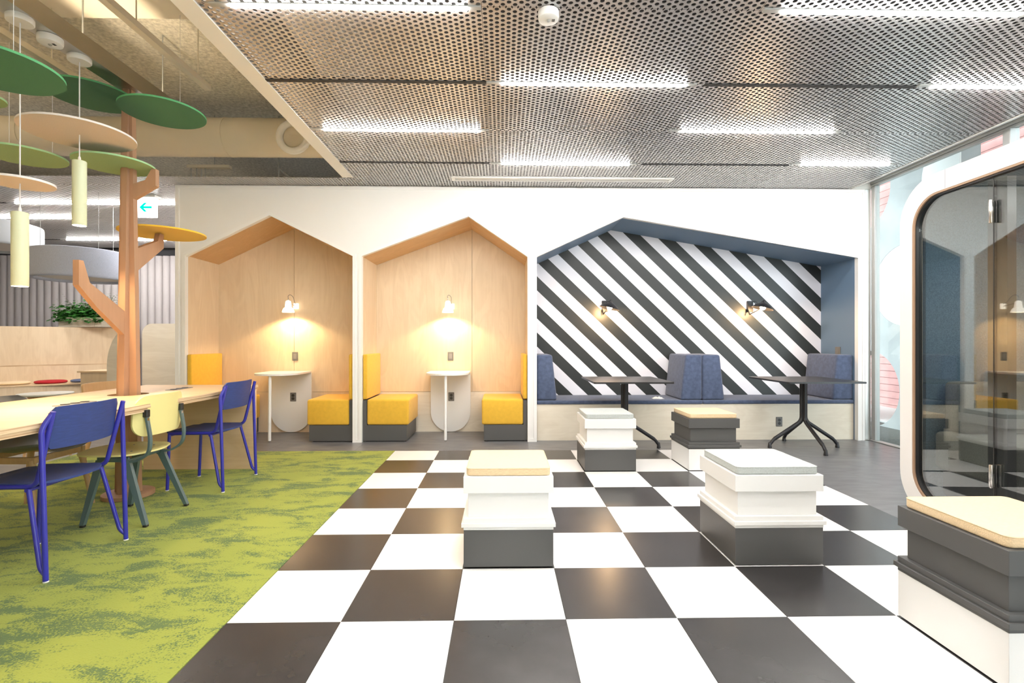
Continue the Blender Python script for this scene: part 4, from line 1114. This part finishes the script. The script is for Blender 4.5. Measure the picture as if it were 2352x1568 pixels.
# ================================================================== POD
pod = thing('meeting_pod', 'white framed meeting pod with dark tinted glass at the right edge', 'booth', (4.35, 0.0, 0))
PX = 3.76; pya, pyb, pz1 = -1.35, 1.268, 2.15
outer = rrect(pya, pyb, 0.0, pz1, .27, 12); inner = rrect(pya + .10, pyb - .10, .10, pz1 - .115, .19, 12)
inner2 = rrect(pya + .112, pyb - .112, .112, pz1 - .127, .18, 12)
mk('front_frame', G().prism([outer, inner[::-1]], PX, PX + .03, 'X'), M['pod_w'], pod, smooth=30)
mk('frame_edge', G().prism([inner, inner2[::-1]], PX + .002, PX + .055, 'X'), M['ply_edge'], pod, smooth=30)
mk('shell', G().prism([outer, rrect(pya + .07, pyb - .07, .07, pz1 - .07, .20, 12)[::-1]], PX + .0305, 4.98, 'X'), M['pod_w'], pod, smooth=30)
mk('frame_seam', G().box(PX - .0006, PX, .919, .921, pz1 - .114, pz1 - .0), M['sock'], pod)
def lining(a, b): return [rrect(pya + a, pyb - a, a, pz1 - a, .19, 10), rrect(pya + b, pyb - b, b, pz1 - b, .17, 10)[::-1]]
mk('felt_lining', G().prism(lining(.0705, .095), PX + .095, 4.95, 'X'), M['pod_felt'], pod, smooth=30)
mk('rear_lining', G().box(4.90, 4.95, pya + .1, pyb - .1, .1, pz1 - .1), M['pod_felt'], pod)
mk('pod_floor', G().box(PX + .095, 4.90, pya + .1, pyb - .1, .096, .115), M['grey_lam'], pod)
# glazing
gx = PX + .030
mk('gasket', G().prism([rrect(pya + .1125, pyb - .1125, .1125, pz1 - .1275, .179, 12), rrect(pya + .120, pyb - .120, .120, pz1 - .135, .172, 12)[::-1]], PX + .012, PX + .05, 'X'), M['sock_d'], pod, smooth=30)
def pane(ya, yb):
    clip = [p for p in rrect(pya + .120, pyb - .120, .120, pz1 - .135, .172, 12)]
    poly = []
    n = len(clip)
    def cut(poly, c, keep_lt):
        out = []
        for i in range(len(poly)):
            a, b = poly[i], poly[(i + 1) % len(poly)]
            ia = a[0] <= c if keep_lt else a[0] >= c; ib = b[0] <= c if keep_lt else b[0] >= c
            if ia: out.append(a)
            if ia != ib:
                t_ = (c - a[0]) / (b[0] - a[0]); out.append((c, a[1] + t_ * (b[1] - a[1])))
        return out
    return cut(cut(clip, yb, True), ya, False)
mk('fixed_glass', G().prism(pane(.6505, 9), gx, gx + .008, 'X'), M['pod_glass'], pod)
mk('door_glass', G().prism(pane(-.30, .6455), gx, gx + .008, 'X'), M['pod_glass'], pod)
mk('fixed_glass', G().prism(pane(-9, -.305), gx, gx + .008, 'X'), M['pod_glass'], pod)
mk('door_post', G().box(gx + .012, gx + .06, .585, .695, .13, pz1 - .145), M['sock_d'], pod)
mk('glass_seal', G().box(gx - .001, gx + .011, .6456, .6504, .137, pz1 - .153), M['sock_d'], pod)
for z in (1.824, .383):
    g = G().rbox(gx - .018, gx - .001, .640, .662, z - .06, z + .06, r=.004)
    h = mk('hinge', g, M['chrome'], pod, smooth=50)
    mk('hinge_knuckle', G().lathe([(.008, z - .063), (.009, z - .06), (.009, z + .06), (.008, z + .063)], gx - .022, .640, 14), M['chrome'], h, smooth=50)
mk('vent_slot', G().box(4.0, 4.28, pyb - .1005, pyb - .095, .17, .175).box(4.0, 4.28, pyb - .1005, pyb - .095, .19, .195).box(4.0, 4.28, pyb - .1005, pyb - .095, .21, .215), M['sock_d'], pod)
mk('pod_fill_panel', G().box(4.2, 4.6, -.2, .5, pz1 - .105, pz1 - .097), emitm('pod_fill_glow', (1, .97, .92), 16.0), pod)  # unseen glowing panel added to lighten the pod interior
pod.location.x -= 0.031; pod.rotation_euler.z = -0.026
for (ya, yb, yr0, yr1, lb) in ((.50, 1.165, 1.02, 1.168, 'grey tweed seat inside the glass pod, far end'), (-1.24, -.6, -1.245, -1.10, 'grey tweed seat inside the glass pod, near end out of view')):
    t = thing('pod_sofa', lb, 'sofa', (4.38, (ya + yb) / 2, .116))
    mk('sofa_base', G().box(3.93, 4.85, min(ya, yb) + .05, max(ya, yb) - .02, .116, .30), M['black'], t)
    mk('seat', G().rbox(3.885, 4.885, ya, yb, .30, .54, r=.03, seg=4), M['tweed'], t, smooth=60)
    mk('backrest', G().rbox(3.95, 4.885, yr0, yr1, .541, .86, r=.03, seg=4), M['tweed'], t, smooth=60)

# ================================================================== REAR LOUNGE, LEFT
def cyl_ring(cx, cy, z0, z1, R, m, label, wires):
    t = thing('ring_lamp', label, 'lamp', (cx, cy, z0))
    prof = [(R - .06, z0 + .03), (R - .05, z0 + .004), (R - .02, z0), (R - .004, z0 + .012), (R, z0 + .03), (R, z1 - .03), (R - .006, z1 - .008), (R - .03, z1), (R - .06, z1 - .02), (R - .06, z0 + .03)]
    g = G().lathe(prof, cx, cy, 56); g.f = g.f[:-2] if len(g.f[-1]) > 10 else g.f; g.mi = [0] * len(g.f)
    mk('drum', g, M[m], t, smooth=45)
    mk('diffuser', G().lathe([(R - .062, z0 + .03), (R - .062, z0 + .034)], cx, cy, 56), M['ring_em'], t)
    for dx, dy in wires: mk('wire', G().tube([(cx + dx, cy + dy, z1 - .01), (cx + dx, cy + dy, HC)], .002, 6), M['alu_p'], t)
    return t
r1 = cyl_ring(-3.937, 4.045, 1.85, 2.19, 0.466, 'ring', 'large blue grey felt drum lamp hanging behind the tree', [(-.1, -.42), (.36, -.2), (.05, .42), (.30, .30)])
mk('canopy', G().lathe([(.0001, HC - .09), (.075, HC - .004), (.075, HC)], -4.75, 5.0, 20), M['white_p'], r1, smooth=40)
cyl_ring(-5.06, 4.02, 2.24, 2.52, 0.53, 'ring_w', 'pale felt drum lamp at the far left edge', [(.40, -.25), (-.4, -.2)])

# exit sign
t = thing('exit_sign', 'lit white box sign with a green arrow hanging by the white wall', 'sign', (-3.10, 3.95, 2.56))
mk('mount', G().rbox(-3.235, -2.975, 3.90, 4.02, HC - .028, HC - .001, r=.003, seg=1), M['white_p'], t)
sb = mk('sign_box', G().rbox(-3.22, -2.995, 3.935, 3.985, 2.585, HC - .028, r=.003, seg=1), mat('sign_white', (.9, .9, .9, 1), .4, emit=((1, 1, 1), 1.3)), t)
gr = emitm('sign_green', (0.0, 0.72, 0.42), 1.15)
cx, cz, yy = -3.10, 2.698, 3.9335
pol = [(cx - .075, cz), (cx - .020, cz + .052), (cx + .012, cz + .052), (cx - .028, cz + .012), (cx + .068, cz + .012), (cx + .068, cz - .012), (cx - .028, cz - .012), (cx + .012, cz - .052), (cx - .020, cz - .052)]
mk('arrow', G().prism(pol, yy, yy + .0012, 'Y'), gr, sb)
mk('marking', G().box(-3.053, -3.049, yy, yy + .001, 2.612, 2.640).box(-3.049, -3.039, yy, yy + .001, 2.624, 2.628).box(-3.025, -3.021, yy, yy + .001, 2.612, 2.640).box(-3.031, -3.027, yy, yy + .001, 2.630, 2.634), gr, sb)

# booth seating with curved plywood back
lounge = thing('lounge_booth', 'curved birch plywood booth seating at the back left of the hall', 'bench', (-5.4, 6.2, 0))
def yback(x): return 7.15 + (.80 if x < -6.1 else .25) * (x + 6.1)
def strip(x0, x1, off0, off1, z0, z1, n=26):
    A = []; B = []
    for k in range(n + 1):
        x = x0 + (x1 - x0) * k / n; d = .05; sl = (yback(x + d) - yback(x - d)) / (2 * d)
        nn = Vector((sl, -1)).normalized()
        A.append((x + nn.x * off0, yback(x) + nn.y * off0)); B.append((x + nn.x * off1, yback(x) + nn.y * off1))
    return G().prism(A + B[::-1], z0, z1, 'Z')
mk('back_panel', strip(-9.0, -5.62, -.03, 0, .0, 1.372), M['birch'], lounge)
mk('back_rail', strip(-9.0, -5.64, .001, .06, .30, .705), M['birch'], lounge)
mk('rail_cap', strip(-9.0, -5.64, .001, .062, .706, .722), M['ply'], lounge)
mk('seat_board', strip(-9.0, -5.64, .062, .68, .405, .425), M['birch_h'], lounge)
mk('seat_front', strip(-9.0, -5.64, .655, .673, .0, .404), M['birch'], lounge)
def rcush(x, m, label):
    x, y = x + .225, yback(x) - .28
    t = thing('round_cushion', label, 'cushion', (x, y, .426))
    mk('pad', G().lathe([(.17, .426), (.20, .434), (.212, .450), (.20, .466), (.17, .474), (.0001, .484)], x, y, 36), M[m], t, smooth=60)
rcush(-7.35, 'sand_fab', 'round sand cushion cut by the left picture edge, on the curved bench')
rcush(-7.00, 'sand_fab', 'round sand cushion left of the red one on the curved bench')
rcush(-6.65, 'red_fab', 'round red cushion on the curved plywood bench')
rcush(-6.30, 'slate_fab', 'round slate blue cushion right of the red one')
# side unit with ledge + rounded end panel
t = thing('side_unit', 'birch side unit with a small ledge and tall rounded end panel', 'cabinet', (-4.2, 4.8, 0))
mk('unit_body', G().box(-4.37, -4.025, 4.55, 5.0, 0, .715), M['birch'], t)
mk('ledge', G().box(-4.40, -4.026, 4.53, 5.01, .716, .735), M['birch_h'], t)
pr = [(-3.66, 0), (-3.66, 1.34)] + [(-3.66 - .36 * math.sin(PI / 2 * k / 12), .80 + .54 * math.cos(PI / 2 * k / 12)) for k in range(1, 13)] + [(-4.02, 0)]
mk('end_panel', G().prism(pr, 4.53, 4.555, 'Y'), M['birch_pale'], t)
t = thing('partition_panel', 'pale birch partition with a rounded top corner beside the white wall', 'panel', (-3.0, 5.2, 0))
def pan(x0, x1, z1, r, y):
    P = [(x0, 0), (x1, 0), (x1, z1)] + [(x0 + r - r * math.sin(PI / 2 * k / 10), z1 - r + r * math.cos(PI / 2 * k / 10)) for k in range(11)]
    return G().prism(P, y, y + .025, 'Y')
mk('partition_board', pan(-4.02, -3.42, 1.372, .14, 5.16), M['birch_pale'], t)
mk('partition_board', pan(-3.418, -2.55, 1.352, .002, 5.16), M['birch_pale'], t)
mk('top_ledge', G().box(-3.95, -2.55, 5.185, 5.75, 1.335, 1.352), M['birch_h'], t)

# planter
pl = thing('planter_box', 'birch planter box with leafy green plants on top of the booth back', 'planter', (-5.08, 6.86, 1.38))
mk('box_front', G().box(-5.52, -4.90, 6.785, 6.80, 1.38, 1.545), M['birch_pale'], pl)
mk('box_body', G().box(-5.52, -4.78, 6.80, 7.12, 1.38, 1.53), M['birch_pale'], pl)
mk('box_end', G().box(-4.895, -4.78, 6.785, 6.80, 1.38, 1.545), M['birch_pale'], pl)
random.seed(3)
g = G()
def leaf(g, p, d, up, L, W):
    d = d.normalized(); s = d.cross(up)
    s = s.normalized() if s.length > 1e-4 else Vector((1, 0, 0)); n = s.cross(d)
    pts = [p, p + d * L * .35 + s * W, p + d * L * .75 + s * W * .75 - n * L * .05, p + d * L - n * L * .12, p + d * L * .75 - s * W * .75 - n * L * .05, p + d * L * .35 - s * W]
    g.add(pts + [p + d * L * .5 + n * L * .06], [(0, 1, 6), (1, 2, 6), (2, 3, 6), (3, 4, 6), (4, 5, 6), (5, 0, 6)])
for k in range(1000):
    bx = random.uniform(-5.60, -4.60); by = random.uniform(6.74, 7.05); h = 1.57 + abs(random.gauss(0, .11)) * (1 if abs(bx + 5.1) < .38 else .75)
    if random.random() < .12: h = random.uniform(1.47, 1.56); by = random.uniform(6.70, 6.76)
    a = random.uniform(0, 2 * PI); d = Vector((math.cos(a), math.sin(a) - .5, random.uniform(-.7, .5)))
    L = random.uniform(.05, .085); leaf(g, Vector((bx, by, h)), d, Vector((0, -.3, 1)), L, L * .40)
mk('foliage', g, M['leaf'], pl, kind='stuff')
g = G()
for k in range(34):
    bx = random.choice((-5.30, -5.22, -4.90, -4.82)) + random.gauss(0, .06); a = random.uniform(0, PI * 2); ln = random.uniform(.30, .48)
    p = Vector((bx, 6.92 + random.uniform(-.05, .05), 1.55)); d = Vector((math.cos(a) * .35, math.sin(a) * .25, 1)).normalized()
    for q in range(12):
        u = q / 12; pp = p + d * ln * u + Vector((math.cos(a), math.sin(a) * .5, 0)) * .10 * u * u
        w = .075 * (1 - u) + .012
        for s in (-1, 1): leaf(g, pp, Vector((s, -.15, .35)), d, w, .011)
mk('fern_frond', g, M['fern'], pl, kind='stuff')

pl.location = (-6.28, 6.98, 1.378)

# small round table
t = thing('side_table', 'small round white side table with oak legs in the rear lounge', 'table', (-3.25, 3.12, 0))
cx, cy = -3.34, 2.92
t.location = (cx, cy, 0)
mk('tabletop', G().lathe([(.19, .598), (.205, .605), (.21, .613), (.208, .617)], cx, cy, 40), M['white_l'], t, smooth=40)
for k in range(3):
    a = 2 * PI * k / 3 + .35
    mk('leg', G().tube([(cx + .19 * math.cos(a), cy + .19 * math.sin(a), 0), (cx + .13 * math.cos(a), cy + .13 * math.sin(a), .598)], [.011, .017], 12), M['oak'], t, smooth=50)
mk('apron', G().lathe([(.13, .575), (.13, .597)], cx, cy, 24), M['oak'], t)
